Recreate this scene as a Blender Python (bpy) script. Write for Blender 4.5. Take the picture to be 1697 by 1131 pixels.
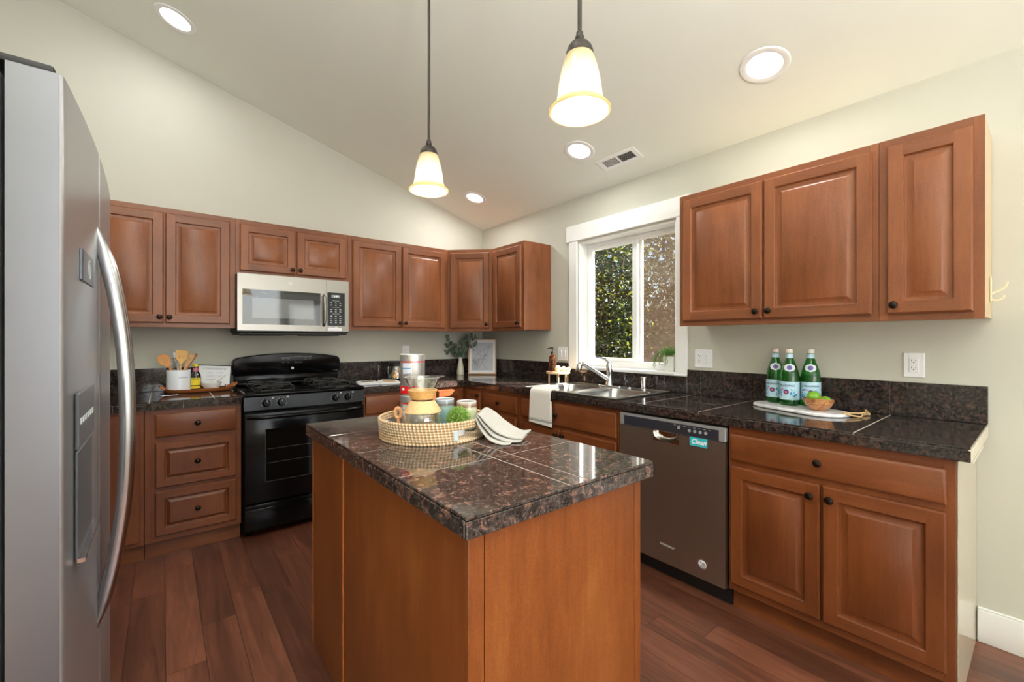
import bpy, bmesh, math, random
from mathutils import Matrix, Vector, Euler
for o in list(bpy.data.objects): bpy.data.objects.remove(o)
SC = bpy.context.scene
COL = SC.collection
PI = math.pi
# ------------------------------------------------------------ camera, sky, sun, room light, exposure
W_PX, F_PX, PPX, HY = 1697.0, 717.7, 850.3, 563.4
cam = bpy.data.cameras.new('camera'); cob = bpy.data.objects.new('camera', cam); COL.objects.link(cob)
cam.sensor_width = 36.0; cam.lens = 36.0 * F_PX / W_PX
cam.shift_x = (848.5 - PPX) / W_PX; cam.shift_y = (HY - 565.5) / W_PX
cam.clip_start = 0.02
cob.location = (-2.677, -3.835, 1.267); cob.rotation_euler = (PI / 2, 0, -math.radians(39.0))
SC.camera = cob
SC.view_settings.view_transform = 'Standard'; SC.view_settings.look = 'None'
SC.view_settings.gamma = 1.0; SC.view_settings.use_curve_mapping = False
SC.view_settings.exposure = -0.1
wd = bpy.data.worlds.new('sky'); SC.world = wd; wd.use_nodes = True
_n = wd.node_tree.nodes; _l = wd.node_tree.links
sky = _n.new('ShaderNodeTexSky'); sky.sky_type = 'NISHITA'; sky.sun_disc = False
sky.sun_elevation = math.radians(35); sky.sun_rotation = math.radians(120)
_l.new(sky.outputs[0], _n['Background'].inputs[0]); _n['Background'].inputs[1].default_value = 0.3
SUN_DIR = Vector((-1.0, 1.08, -0.92)).normalized()
sd = bpy.data.lights.new('sun', 'SUN'); sd.energy = 38.0; sd.angle = math.radians(0.6); sd.color = (1.0, 0.93, 0.82)
so = bpy.data.objects.new('sun', sd); COL.objects.link(so); so.rotation_euler = SUN_DIR.to_track_quat('-Z', 'Y').to_euler()
so.location = (6, -5, 6)
def area(name, loc, direction, sx, sy, energy, color=(1, 1, 1), shape='RECTANGLE', parent=None):
    d = bpy.data.lights.new(name, 'AREA'); d.shape = shape; d.size = sx; d.size_y = sy; d.energy = energy; d.color = color
    o = bpy.data.objects.new(name, d); COL.objects.link(o); o.location = loc
    o.rotation_euler = Vector(direction).normalized().to_track_quat('-Z', 'Y').to_euler()
    if parent is not None:
        o.parent = parent; o.location = Vector(loc) - parent.location
    return o
# behind the camera: added window and ceiling fill, daylight at the glazed door
area('window_fill', (-2.0, -6.12, 1.55), (0, 1, 0), 2.1, 1.5, 34, (0.97, 0.98, 1.0))  # fill lamp added for the room, set in an unseen window
area('ceiling_fill', (-2.0, -6.1, 1.2), (0, 0.75, 0.8), 2.1, 1.0, 22, (1.0, 0.99, 0.97))  # upward lamp added to lift the ceiling
area('door_daylight', (-0.48, -6.12, 1.2), (0, 1, 0), 0.6, 1.5, 6, (0.97, 0.98, 1.0))
# ------------------------------------------------------------ node helpers
def srgb(r, g, b):
    f = lambda c: (c / 255 / 12.92) if c / 255 <= 0.04045 else ((c / 255 + 0.055) / 1.055) ** 2.4
    return (f(r), f(g), f(b), 1.0)
class NT:
    def __init__(s, name):
        s.m = bpy.data.materials.new(name); s.m.use_nodes = True; s.t = s.m.node_tree
        s.t.nodes.clear(); s.out = s.t.nodes.new('ShaderNodeOutputMaterial')
    def new(s, typ, inp=None, **kw):
        n = s.t.nodes.new(typ)
        for k, v in kw.items(): setattr(n, k, v)
        for k, v in (inp or {}).items(): s.set(n.inputs[k], v)
        return n
    def set(s, sock, v):
        if isinstance(v, bpy.types.NodeSocket): s.t.links.new(v, sock)
        elif isinstance(v, bpy.types.Node): s.t.links.new(v.outputs[0], sock)
        else: sock.default_value = v
    def math(s, op, a, b=0.0, c=0.0):
        return s.new('ShaderNodeMath', {0: a, 1: b, 2: c}, operation=op).outputs[0]
    def obj(s, scale=(1, 1, 1), loc=(0, 0, 0), rot=(0, 0, 0), src='Object'):
        tc = s.new('ShaderNodeTexCoord')
        return s.new('ShaderNodeMapping', {0: tc.outputs[src], 'Scale': scale, 'Location': loc, 'Rotation': rot}).outputs[0]
    def noise(s, vec, scale, detail=4, rough=0.55, dist=0.0):
        return s.new('ShaderNodeTexNoise', {'Vector': vec, 'Scale': scale, 'Detail': detail, 'Roughness': rough, 'Distortion': dist}).outputs['Fac']
    def ramp(s, fac, stops, interp='LINEAR'):
        r = s.new('ShaderNodeValToRGB', {0: fac}); cr = r.color_ramp; cr.interpolation = interp
        while len(cr.elements) < len(stops): cr.elements.new(0.5)
        for e, (p, c) in zip(cr.elements, stops):
            e.position = p; e.color = c if len(c) == 4 else (*c, 1)
        return r.outputs[0]
    def mix(s, f, a, b, mode='MIX'):
        n = s.new('ShaderNodeMix', data_type='RGBA', blend_type=mode)
        s.set(n.inputs[0], f); s.set(n.inputs[6], a); s.set(n.inputs[7], b)
        return n.outputs[2]
    def bump(s, h, strength=0.1, dist=0.01):
        return s.new('ShaderNodeBump', {'Height': h, 'Strength': strength, 'Distance': dist}).outputs[0]
    def bsdf(s, **kw):
        names = dict(color='Base Color', rough='Roughness', metal='Metallic', normal='Normal', trans='Transmission Weight', ior='IOR',
                     coat='Coat Weight', coatr='Coat Roughness', emit='Emission Color', es='Emission Strength', spec='Specular IOR Level',
                     sheen='Sheen Weight', sss='Subsurface Weight', aniso='Anisotropic', alpha='Alpha', coatn='Coat Normal')
        return s.new('ShaderNodeBsdfPrincipled', {names[k]: v for k, v in kw.items()})
    def done(s, sh):
        s.set(s.out.inputs[0], sh.outputs[0] if isinstance(sh, bpy.types.Node) else sh); return s.m
MATS = {}
def plain(name, color, rough=0.5, var=0.0, vscale=8, bump=0.0, bscale=200, **kw):
    if name in MATS: return MATS[name]
    t = NT(name); v = t.obj(); c = color
    if var:
        n = t.noise(v, vscale, 3)
        lo = tuple(x * (1 - var) for x in color[:3]) + (1,); hi = tuple(min(1, x * (1 + var)) for x in color[:3]) + (1,)
        c = t.ramp(n, [(0.3, lo), (0.7, hi)])
    if bump: kw['normal'] = t.bump(t.noise(v, bscale, 2), bump, 0.002)
    MATS[name] = t.done(t.bsdf(color=c, rough=rough, **kw)); return MATS[name]
def wood(name, dark, mid, light, rough=0.36, axis='z', coat=0.1, fig=1.0):
    t = NT(name)
    sc = {'z': (11, 11, 1.3), 'h': (1.5, 1.5, 14)}[axis]
    v = t.obj(sc); v0 = t.obj((1, 1, 1))
    ri = t.new('ShaderNodeObjectInfo').outputs['Random']
    vv = t.new('ShaderNodeVectorMath', {0: v, 1: t.new('ShaderNodeCombineXYZ', {0: t.math('MULTIPLY', ri, 13.0), 2: t.math('MULTIPLY', ri, 7.0)}).outputs[0]}, operation='ADD').outputs[0]
    n1 = t.noise(vv, 1.0 * fig, 5, 0.6, 0.6); n2 = t.noise(v, 9.0, 4, 0.7); n3 = t.noise(v0, 2.6, 3, 0.5); n4 = t.noise(v0, 260, 2, 0.6)
    f = t.math('ADD', t.math('MULTIPLY', n1, 0.34), t.math('ADD', t.math('ADD', t.math('MULTIPLY', n2, 0.16), t.math('MULTIPLY', n4, 0.2)), t.math('MULTIPLY', n3, 0.34)))
    c = t.ramp(f, [(0.34, dark), (0.52, mid), (0.7, light)])
    c = t.mix(t.math('MULTIPLY', ri, 0.16), c, dark)
    r = t.math('ADD', rough - 0.05, t.math('MULTIPLY', n2, 0.12))
    return t.done(t.bsdf(color=c, rough=r, normal=t.bump(n2, 0.05, 0.001), coat=coat, coatr=0.25, spec=0.4))
def metal(name, color, rough=0.3, brush=(1, 1, 90), amt=0.1):
    t = NT(name); v = t.obj(brush); n = t.noise(v, 4, 3, 0.6); n0 = t.noise(t.obj(), 2.2, 2)
    r = t.math('ADD', rough - amt / 2, t.math('MULTIPLY', n, amt))
    c = t.mix(t.math('MULTIPLY', n0, 0.35), color, tuple(x * 0.8 for x in color[:3]) + (1,))
    return t.done(t.bsdf(color=c, rough=r, metal=1.0, normal=t.bump(n, 0.03, 0.0005)))
def thin_glass(name, tint=(1, 1, 1, 1), rough=0.0, boost=1.0):
    t = NT(name)
    fc = t.new('ShaderNodeLayerWeight', {'Blend': 0.5}).outputs['Facing']      # Schlick, same from both sides of the pane
    fr = t.math('ADD', 0.04, t.math('MULTIPLY', 0.96, t.math('POWER', fc, 5.0)))
    a = t.new('ShaderNodeBsdfTransparent', {0: tint}); b = t.new('ShaderNodeBsdfGlossy', {'Color': (1, 1, 1, 1), 'Roughness': rough})
    return t.done(t.new('ShaderNodeMixShader', {0: t.math('MINIMUM', t.math('MULTIPLY', fr, boost), 1.0), 1: a.outputs[0], 2: b.outputs[0]}))
def granite(name, lift=1.0, sat=1.0):
    t = NT(name); v = t.obj()
    base = t.ramp(t.noise(v, 70, 6, 0.75), [(0.38, (0.010, 0.008, 0.008)), (0.52, (0.030, 0.024, 0.022)), (0.66, (0.085, 0.066, 0.058))])
    brown = t.ramp(t.noise(v, 120, 4, 0.7), [(0.35, (0.05, 0.024, 0.018)), (0.65, (0.25, 0.135, 0.10))])
    big = t.noise(v, 3.0, 2, 0.5)
    m = t.ramp(t.math('ADD', t.noise(v, 42, 3, 0.6, 0.8), t.math('MULTIPLY', t.math('SUBTRACT', big, 0.5), 0.25)), [(0.53, (0, 0, 0)), (0.62, (1, 1, 1))])
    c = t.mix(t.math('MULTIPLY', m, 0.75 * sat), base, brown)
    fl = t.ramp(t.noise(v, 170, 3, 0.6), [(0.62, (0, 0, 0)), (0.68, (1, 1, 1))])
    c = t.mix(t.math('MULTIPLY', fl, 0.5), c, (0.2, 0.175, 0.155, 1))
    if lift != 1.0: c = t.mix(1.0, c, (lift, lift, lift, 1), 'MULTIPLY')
    return t.done(t.bsdf(color=c, rough=0.06 if lift > 1 else 0.08, spec=0.6))
# ------------------------------------------------------------ materials
MW = plain('wall_paint', srgb(195, 194, 182), 0.7, var=0.015, vscale=3, bump=0.12, bscale=260)
MCEIL = plain('ceiling_paint', srgb(232, 235, 226), 0.8, var=0.012, vscale=2, bump=0.1, bscale=200)
MTRIM = plain('white_trim_paint', srgb(236, 237, 236), 0.35)
MUPV = wood('cherry_maple_vertical', srgb(98, 54, 31), srgb(136, 80, 47), srgb(156, 98, 61))
MUPH = wood('cherry_maple_horizontal', srgb(90, 50, 29), srgb(126, 74, 44), srgb(148, 92, 57), axis='h')
MBAV = wood('base_cherry_vertical', srgb(74, 37, 17), srgb(110, 58, 27), srgb(136, 78, 40))
MBAH = wood('base_cherry_horizontal', srgb(76, 39, 19), srgb(113, 61, 30), srgb(140, 83, 45), axis='h')
MISL = wood('island_cherry', srgb(98, 49, 18), srgb(132, 72, 31), srgb(158, 96, 48), rough=0.34, fig=1.6)
MLAM = plain('maple_laminate', srgb(214, 190, 150), 0.3, var=0.04)
MCREAM = plain('cream_gloss_panel', srgb(205, 195, 170), 0.16, var=0.02)
MKNOB = plain('dark_bronze', srgb(38, 28, 24), 0.28, metal=0.7)
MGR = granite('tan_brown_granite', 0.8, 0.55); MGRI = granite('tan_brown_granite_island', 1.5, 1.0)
MGROUT = plain('grout', srgb(180, 168, 156), 0.8)
MSTEEL = metal('brushed_steel', srgb(158, 155, 149), 0.34)
MFR = plain('fridge_steel', srgb(176, 177, 181), 0.3, metal=0.72); MFE = metal('fridge_door_edge', srgb(120, 121, 126), 0.46, (1, 90, 1), 0.05)
MDW = metal('dishwasher_steel', srgb(172, 165, 157), 0.4, (1, 90, 1), 0.08)
MCHR = plain('chrome', (0.8, 0.8, 0.82, 1), 0.06, metal=1.0)
MBLK = plain('black_enamel', srgb(8, 8, 9), 0.14, spec=0.22)
MBLKM = plain('black_matte', srgb(18, 17, 17), 0.55)
MIRON = plain('cast_iron', srgb(26, 25, 25), 0.45, bump=0.2)
MGLASSB = plain('black_glass', srgb(12, 12, 11), 0.06, spec=0.25)
MWHT = plain('white_plastic', srgb(235, 236, 240), 0.3)
MINK = plain('black_ink', srgb(30, 30, 32), 0.6)
MLINK = plain('light_print', srgb(190, 195, 196), 0.5)
MPANE = thin_glass('window_glass'); MCLR = thin_glass('clear_glass', (0.97, 0.98, 0.97, 1), 0.0, 2.6)
def floor_mat():
    t = NT('hickory_planks'); tc = t.new('ShaderNodeTexCoord').outputs['Object']
    xyz = t.new('ShaderNodeSeparateXYZ', {0: tc}); x, y = xyz.outputs[0], xyz.outputs[1]
    u = t.math('DIVIDE', x, 0.127); row = t.math('FLOOR', u); fu = t.math('FRACT', u)
    off = t.new('ShaderNodeTexWhiteNoise', {'W': row}, noise_dimensions='1D').outputs[0]
    w = t.math('DIVIDE', t.math('ADD', y, t.math('MULTIPLY', off, 3.0)), 0.95); cell = t.math('FLOOR', w); fw = t.math('FRACT', w)
    rn = t.new('ShaderNodeTexWhiteNoise', {0: t.new('ShaderNodeCombineXYZ', {0: row, 1: cell}).outputs[0]}, noise_dimensions='2D').outputs[0]
    sh = t.new('ShaderNodeCombineXYZ', {0: t.math('MULTIPLY', rn, 31.0), 1: t.math('MULTIPLY', rn, 17.0)}).outputs[0]
    vec = t.new('ShaderNodeVectorMath', {0: t.new('ShaderNodeMapping', {0: tc, 'Scale': (14, 1.1, 1)}).outputs[0], 1: sh}, operation='ADD').outputs[0]
    n1 = t.noise(vec, 1.0, 6, 0.62, 1.2); n2 = t.noise(vec, 6.0, 4, 0.7)
    f = t.math('ADD', t.math('MULTIPLY', n1, 0.6), t.math('ADD', t.math('MULTIPLY', n2, 0.25), t.math('MULTIPLY', rn, 0.25)))
    c = t.ramp(f, [(0.3, srgb(56, 31, 22)), (0.5, srgb(94, 55, 40)), (0.66, srgb(122, 74, 54)), (0.82, srgb(150, 96, 72))])
    g1 = t.math('LESS_THAN', t.math('MINIMUM', fu, t.math('SUBTRACT', 1.0, fu)), 0.012)
    g2 = t.math('LESS_THAN', t.math('MINIMUM', fw, t.math('SUBTRACT', 1.0, fw)), 0.0016)
    g = t.math('MAXIMUM', g1, g2)
    c = t.mix(t.math('MULTIPLY', g, 0.75), c, srgb(40, 20, 14))
    h = t.math('SUBTRACT', t.math('MULTIPLY', n1, 0.5), g)
    return t.done(t.bsdf(color=c, rough=t.math('ADD', 0.26, t.math('MULTIPLY', n2, 0.16)), normal=t.bump(h, 0.18, 0.002), coat=0.2, coatr=0.25))
MFLOOR = floor_mat()
# ------------------------------------------------------------ mesh builder
class MB:
    def __init__(s, T=None): s.v = []; s.f = []; s.mi = []; s.sm = []; s.T = T; s.cur = 0; s.smooth = False
    def add(s, vs, fs, smooth=None):
        b = len(s.v)
        for p in vs:
            p = Vector(p); s.v.append(s.T @ p if s.T is not None else p)
        for f in fs: s.f.append([b + i for i in f]); s.mi.append(s.cur); s.sm.append(s.smooth if smooth is None else smooth)
        return s
    def box(s, x0, x1, y0, y1, z0, z1, bev=0.0):
        x0, x1 = sorted((x0, x1)); y0, y1 = sorted((y0, y1)); z0, z1 = sorted((z0, z1))
        b = min(bev, (x1 - x0) / 2.01, (y1 - y0) / 2.01, (z1 - z0) / 2.01)
        if b <= 0:
            vs = [(x, y, z) for x in (x0, x1) for y in (y0, y1) for z in (z0, z1)]
            return s.add(vs, [(0, 1, 3, 2), (4, 6, 7, 5), (0, 4, 5, 1), (2, 3, 7, 6), (0, 2, 6, 4), (1, 5, 7, 3)], False)
        bm = bmesh.new(); bmesh.ops.create_cube(bm, size=1)
        for v in bm.verts: v.co = Vector(((x0 + x1) / 2 + v.co.x * (x1 - x0), (y0 + y1) / 2 + v.co.y * (y1 - y0), (z0 + z1) / 2 + v.co.z * (z1 - z0)))
        bmesh.ops.bevel(bm, geom=bm.edges[:], offset=b, segments=2 if b > 0.003 else 1, profile=0.5, affect='EDGES')
        bm.verts.index_update()
        s.add([v.co.copy() for v in bm.verts], [[v.index for v in f.verts] for f in bm.faces], True); bm.free(); return s
    def loft(s, rings, closed=True, cap0=True, cap1=True, smooth=True, wrap=False):
        n = len(rings[0]); vs = [p for r in rings for p in r]; fs = []
        R = len(rings)
        for i in range(R if wrap else R - 1):
            a, b = i * n, ((i + 1) % R) * n
            for j in range(n if closed else n - 1):
                k = (j + 1) % n; fs.append((a + j, a + k, b + k, b + j))
        s.add(vs, fs, smooth)
        if cap0 and not wrap: s.add(rings[0], [tuple(range(n))[::-1]], False)
        if cap1 and not wrap: s.add(rings[-1], [tuple(range(n))], False)
        return s
    def lathe(s, prof, c=(0, 0, 0), seg=32, axis='z', cap0=False, cap1=False):
        rings = []
        for r, h in prof:
            ring = []
            for k in range(seg):
                a = 2 * PI * k / seg; p = (r * math.cos(a), r * math.sin(a), h)
                if axis == 'w': p = (r * math.cos(a), r * math.sin(a), h)
                if axis == 'x': p = (h, r * math.cos(a), r * math.sin(a))
                if axis == 'y': p = (r * math.sin(a), h, r * math.cos(a))
                ring.append((p[0] + c[0], p[1] + c[1], p[2] + c[2]))
            rings.append(ring)
        return s.loft(rings, True, cap0, cap1)
    def tube(s, pts, r, seg=8, closed=False, caps=True, flat=1.0):
        pts = [Vector(p) for p in pts]; n = len(pts); rings = []
        up = None
        for i, p in enumerate(pts):
            a = pts[i - 1] if (i or closed) else p; b = pts[(i + 1) % n] if (i < n - 1 or closed) else p
            d = (b - a).normalized()
            if up is None: up = Vector((0, 0, 1)) if abs(d.z) < 0.9 else Vector((1, 0, 0))
            x = d.cross(up)
            if x.length < 1e-5: up = Vector((0, 1, 0)); x = d.cross(up)
            x.normalize(); up = x.cross(d).normalized()
            rr = r[i] if isinstance(r, (list, tuple)) else r
            rings.append([p + x * (rr * math.cos(2 * PI * k / seg)) + up * (rr * flat * math.sin(2 * PI * k / seg)) for k in range(seg)])
        return s.loft(rings, True, caps, caps, True, closed)
    def sphere(s, c, r, seg=20, sx=1, sy=1, sz=1, jit=0, rnd=None):
        m = seg // 2; rings = []
        for i in range(1, m):
            th = PI * i / m
            rings.append([(c[0] + sx * r * math.sin(th) * math.cos(2 * PI * k / seg) * (1 + (rnd.uniform(-jit, jit) if jit else 0)), c[1] + sy * r * math.sin(th) * math.sin(2 * PI * k / seg), c[2] + sz * r * math.cos(th) * -1) for k in range(seg)])
        s.loft(rings, True, False, False)
        s.add([(c[0], c[1], c[2] - sz * r)] + rings[0], [(0, (k + 1) % seg + 1, k + 1) for k in range(seg)], True)
        s.add([(c[0], c[1], c[2] + sz * r)] + rings[-1], [(0, k + 1, (k + 1) % seg + 1) for k in range(seg)], True)
        return s
    def prism(s, poly, a0, a1, axis='y'):
        f = {'y': lambda p, a: (p[0], a, p[1]), 'x': lambda p, a: (a, p[0], p[1]), 'z': lambda p, a: (p[0], p[1], a)}[axis]
        return s.loft([[f(p, a0) for p in poly], [f(p, a1) for p in poly]], True, True, True, False)
def origin(o):
    v = Vector((0, 0, 0))
    while o is not None: v = v + o.location; o = o.parent
    return v
def tag(o, label=None, cat=None, group=None, kind=None):
    if label: o['label'] = label
    if cat: o['category'] = cat
    if group: o['group'] = group
    if kind: o['kind'] = kind
    return o
def build(name, mb, mats, parent=None, loc=None, label=None, cat=None, group=None, kind=None, sharp=35):
    me = bpy.data.meshes.new(name)
    o = bpy.data.objects.new(name, me); COL.objects.link(o)
    if parent is not None:
        o.parent = parent; off = origin(parent)
    else:
        if loc is None:
            xs = [v for v in mb.v]; loc = ((min(v.x for v in xs) + max(v.x for v in xs)) / 2, (min(v.y for v in xs) + max(v.y for v in xs)) / 2, min(v.z for v in xs))
        o.location = loc; off = Vector(loc)
    bm = bmesh.new(); vs = [bm.verts.new(v - off) for v in mb.v]
    for f, mi, sm in zip(mb.f, mb.mi, mb.sm):
        try: q = bm.faces.new([vs[i] for i in f])
        except ValueError: continue
        q.material_index = mi; q.smooth = sm
    bmesh.ops.remove_doubles(bm, verts=bm.verts[:], dist=1e-6)
    bmesh.ops.recalc_face_normals(bm, faces=bm.faces[:])
    bm.to_mesh(me); bm.free()
    try: me.set_sharp_from_angle(angle=math.radians(sharp))
    except Exception: pass
    for m in (mats if isinstance(mats, (list, tuple)) else [mats]): me.materials.append(m)
    return tag(o, label, cat, group, kind)
def thing(name, loc, label, cat, group=None):
    o = bpy.data.objects.new(name, None); COL.objects.link(o); o.location = loc; o.empty_display_size = 0.1
    return tag(o, label, cat, group)
def copy_tree(o, loc, label, group=None):
    def cp(s, par):
        c = s.copy(); COL.objects.link(c)
        if par is not None: c.parent = par
        for ch in list(s.children): cp(ch, c)
        return c
    c = cp(o, None); c.location = loc; c['label'] = label
    if group: c['group'] = group
    return c
def frame(o, u, v, w):
    u, v, w = Vector(u), Vector(v), Vector(w)
    return Matrix(((u.x, v.x, w.x, o[0]), (u.y, v.y, w.y, o[1]), (u.z, v.z, w.z, o[2]), (0, 0, 0, 1)))
def back_frame(x0, y=-0.313): return frame((x0, y, 0), (1, 0, 0), (0, 0, 1), (0, -1, 0))
def right_frame(y0, x=-0.313): return frame((x, y0, 0), (0, -1, 0), (0, 0, 1), (-1, 0, 0))
def text(name, body, size, mat, parent, T, extrude=0.0004, bend=None, align='CENTER', label=None, spacing=1.0, shear=0.0, bold=0.0):
    cu = bpy.data.curves.new(name, 'FONT'); cu.body = body; cu.size = size; cu.extrude = extrude; cu.align_x = align; cu.align_y = 'CENTER'
    cu.space_character = spacing; cu.shear = shear; cu.offset = bold
    tmp = bpy.data.objects.new(name + '_tmp', cu); COL.objects.link(tmp)
    dg = bpy.context.evaluated_depsgraph_get(); me = bpy.data.meshes.new_from_object(tmp.evaluated_get(dg))
    bpy.data.objects.remove(tmp); bpy.data.curves.remove(cu)
    mb = MB(T)
    vs = [v.co.copy() for v in me.vertices]
    if bend: vs = [Vector(bend(v)) for v in vs]
    mb.add(vs, [list(p.vertices) for p in me.polygons], False); bpy.data.meshes.remove(me)
    return build(name, mb, mat, parent, label=label)
def rect_sub(r, h):
    a0, a1, b0, b1 = r; c0, c1, d0, d1 = h
    if c0 >= a1 or c1 <= a0 or d0 >= b1 or d1 <= b0: return [r]
    out = []
    if c0 > a0: out.append((a0, c0, b0, b1))
    if c1 < a1: out.append((c1, a1, b0, b1))
    m0, m1 = max(a0, c0), min(a1, c1)
    if d0 > b0: out.append((m0, m1, b0, d0))
    if d1 < b1: out.append((m0, m1, d1, b1))
    return out
# ------------------------------------------------------------ room shell
SL = 0.288; CZ = 2.445
XL, YB = -3.6, -6.2
ceil_z = lambda x: CZ - SL * x
mb = MB(); mb.box(XL, 0.0, YB, 0.0, -0.05, 0.0); build('floor', mb, MFLOOR, kind='structure', loc=(0, 0, 0))
mb = MB(); mb.prism([(XL - 0.1, ceil_z(XL - 0.1)), (0.12, ceil_z(0.12)), (0.12, ceil_z(0.12) + 0.1), (XL - 0.1, ceil_z(XL - 0.1) + 0.1)], YB - 0.1, 0.12); build('ceiling', mb, MCEIL, kind='structure')
mb = MB(); mb.prism([(XL - 0.1, 0), (0.0, 0), (0.0, ceil_z(0)), (XL - 0.1, ceil_z(XL - 0.1))], 0.0, 0.12); build('wall_back', mb, MW, kind='structure')
mb = MB(); mb.box(XL - 0.1, XL, YB, 0.0, 0, ceil_z(XL)); build('wall_left', mb, MW, kind='structure')
WY0, WY1, WZ0, WZ1 = -2.269, -1.392, 1.047, 2.072
mb = MB()
for a, b, c, d in rect_sub((YB, 0.12, 0.0, CZ), (WY0, WY1, WZ0, WZ1)): mb.box(0, 0.16, a, b, c, d)
build('wall_right', mb, MW, kind='structure')
mb = MB()
for r in rect_sub((XL, 0.0, 0.0, ceil_z(XL)), (-3.1, -0.9, 0.75, 2.35)):
    for q in rect_sub(r, (-0.83, -0.12, 0.0, 2.06)):
        x0, x1, z0, z1 = q
        mb.prism([(x0, z0), (x1, z0), (x1, min(z1, ceil_z(x1))), (x0, min(z1, ceil_z(x0)))], YB - 0.12, YB)
build('wall_behind', mb, MW, kind='structure')
mb = MB()
for a in (-3.1, -2.04, -0.97): mb.box(a, a + 0.07, YB - 0.1, YB - 0.04, 0.75, 2.35, 0.003)
mb.box(-3.1, -0.9, YB - 0.1, YB - 0.04, 0.75, 0.82, 0.003); mb.box(-3.1, -0.9, YB - 0.1, YB - 0.04, 2.28, 2.35, 0.003)
for q in ((-3.2, -3.1, 0.65, 2.5), (-0.9, -0.86, 0.65, 2.5), (-3.1, -0.9, 2.35, 2.5), (-3.1, -0.9, 0.65, 0.75)): mb.box(q[0], q[1], YB, YB + 0.02, q[2], q[3], 0.002)
w2 = build('window_2', mb, MTRIM, kind='structure')
mb = MB(); mb.box(-3.03, -2.04, YB - 0.072, YB - 0.068, 0.82, 2.28); mb.box(-1.97, -0.97, YB - 0.072, YB - 0.068, 0.82, 2.28); build('pane', mb, MPANE, w2)
mb = MB()
for r in rect_sub((-0.82, -0.13, 0.01, 2.05), (-0.68, -0.27, 0.3, 1.9)): mb.box(r[0], r[1], YB - 0.06, YB - 0.02, r[2], r[3])
for q in ((-0.86, -0.83, 0, 2.15), (-0.12, -0.03, 0, 2.15), (-0.83, -0.12, 2.06, 2.15)): mb.box(q[0], q[1], YB, YB + 0.02, q[2], q[3], 0.002)
d1 = build('door_1', mb, MTRIM, kind='structure')
mb = MB(); mb.box(-0.68, -0.27, YB - 0.045, YB - 0.04, 0.3, 1.9); build('door_glass', mb, MPANE, d1)
mb = MB(); mb.box(-0.016, -0.0005, YB, -3.648, 0, 0.137, 0.004); mb.box(-0.012, -0.0005, YB, -3.648, 0.137, 0.145, 0.003); build('baseboard_right', mb, MTRIM, kind='structure')
# window over the sink
mb = MB()
mb.box(-0.024, -0.0005, -2.375, -1.268, 2.084, 2.216, 0.003)      # header board
mb.box(-0.019, -0.0005, WY1 + 0.006, -1.296, 1.032, 2.084, 0.003)   # far side casing
mb.box(-0.019, -0.0005, -2.354, WY0 - 0.006, 1.032, 2.084, 0.003)
build('trim_1', mb, MTRIM, kind='structure')
mb = MB(); mb.box(-0.03, 0.1, WY0 + 0.001, WY1 - 0.001, 1.034, 1.05, 0.003); mb.box(-0.026, -0.0005, -2.354, -1.296, 1.026, 1.04, 0.003); build('trim_2', mb, MTRIM, kind='structure')
mb = MB(); t_ = 0.012
mb.box(0.0, 0.10, WY1 - t_, WY1 - 0.0005, 1.05, WZ1); mb.box(0.0, 0.10, WY0 + 0.0005, WY0 + t_, 1.05, WZ1); mb.box(0.0, 0.10, WY0 + t_, WY1 - t_, WZ1 - t_, WZ1 - 0.0005)
build('trim_3', mb, MTRIM, kind='structure')
mb = MB(); fx0, fx1 = 0.095, 0.15; A, B, Z0, Z1 = WY0 + t_, WY1 - t_, 1.05, WZ1 - t_
for q in ((A, A + 0.04, Z0, Z1), (B - 0.03, B, Z0, Z1), (A + 0.04, B - 0.03, Z0, Z0 + 0.05), (A + 0.04, B - 0.03, Z1 - 0.035, Z1)): mb.box(fx0, fx1, *q, 0.003)
win = build('window_1', mb, MTRIM, kind='structure')
mb = MB(); SA0, SB0 = -1.895, B - 0.03                              # sliding sash, far (left) half
for q in ((SB0 - 0.028, SB0, Z0 + 0.05, Z1 - 0.035), (SA0, SA0 + 0.042, Z0 + 0.05, Z1 - 0.035), (SA0 + 0.042, SB0 - 0.028, Z0 + 0.05, Z0 + 0.075), (SA0 + 0.042, SB0 - 0.028, Z1 - 0.06, Z1 - 0.035)): mb.box(0.088, 0.112, *q, 0.003)
build('window_sash', mb, MTRIM, win)
mb = MB(); mb.box(0.099, 0.102, SA0 + 0.042, SB0 - 0.028, Z0 + 0.075, Z1 - 0.06); build('pane', mb, MPANE, win)
mb = MB(); mb.box(0.125, 0.145, SA0 - 0.02, SA0 + 0.015, Z0 + 0.05, Z1 - 0.035, 0.003); build('window_mullion', mb, MTRIM, win)
mb = MB(); mb.box(0.127, 0.130, A + 0.04, SA0 - 0.02, Z0 + 0.05, Z1 - 0.035); build('pane', mb, MPANE, win)
t = NT('insect_screen'); a = t.new('ShaderNodeBsdfTransparent'); b = t.new('ShaderNodeBsdfDiffuse', {0: srgb(118, 101, 89)})
b2 = t.new('ShaderNodeBsdfTranslucent', {0: srgb(90, 76, 66)}); bb = t.new('ShaderNodeMixShader', {0: 0.5, 1: b.outputs[0], 2: b2.outputs[0]})
MSCR = t.done(t.new('ShaderNodeMixShader', {0: t.math('ADD', 0.05, t.math('MULTIPLY', t.noise(t.obj(), 5, 5, 0.7), 0.4)), 1: a.outputs[0], 2: bb.outputs[0]}))
mb = MB(); mb.box(0.148, 0.149, A + 0.02, SA0 + 0.0, Z0 + 0.03, Z1 - 0.02); build('insect_screen', mb, MSCR, win, label='dusty brown insect screen')
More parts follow.
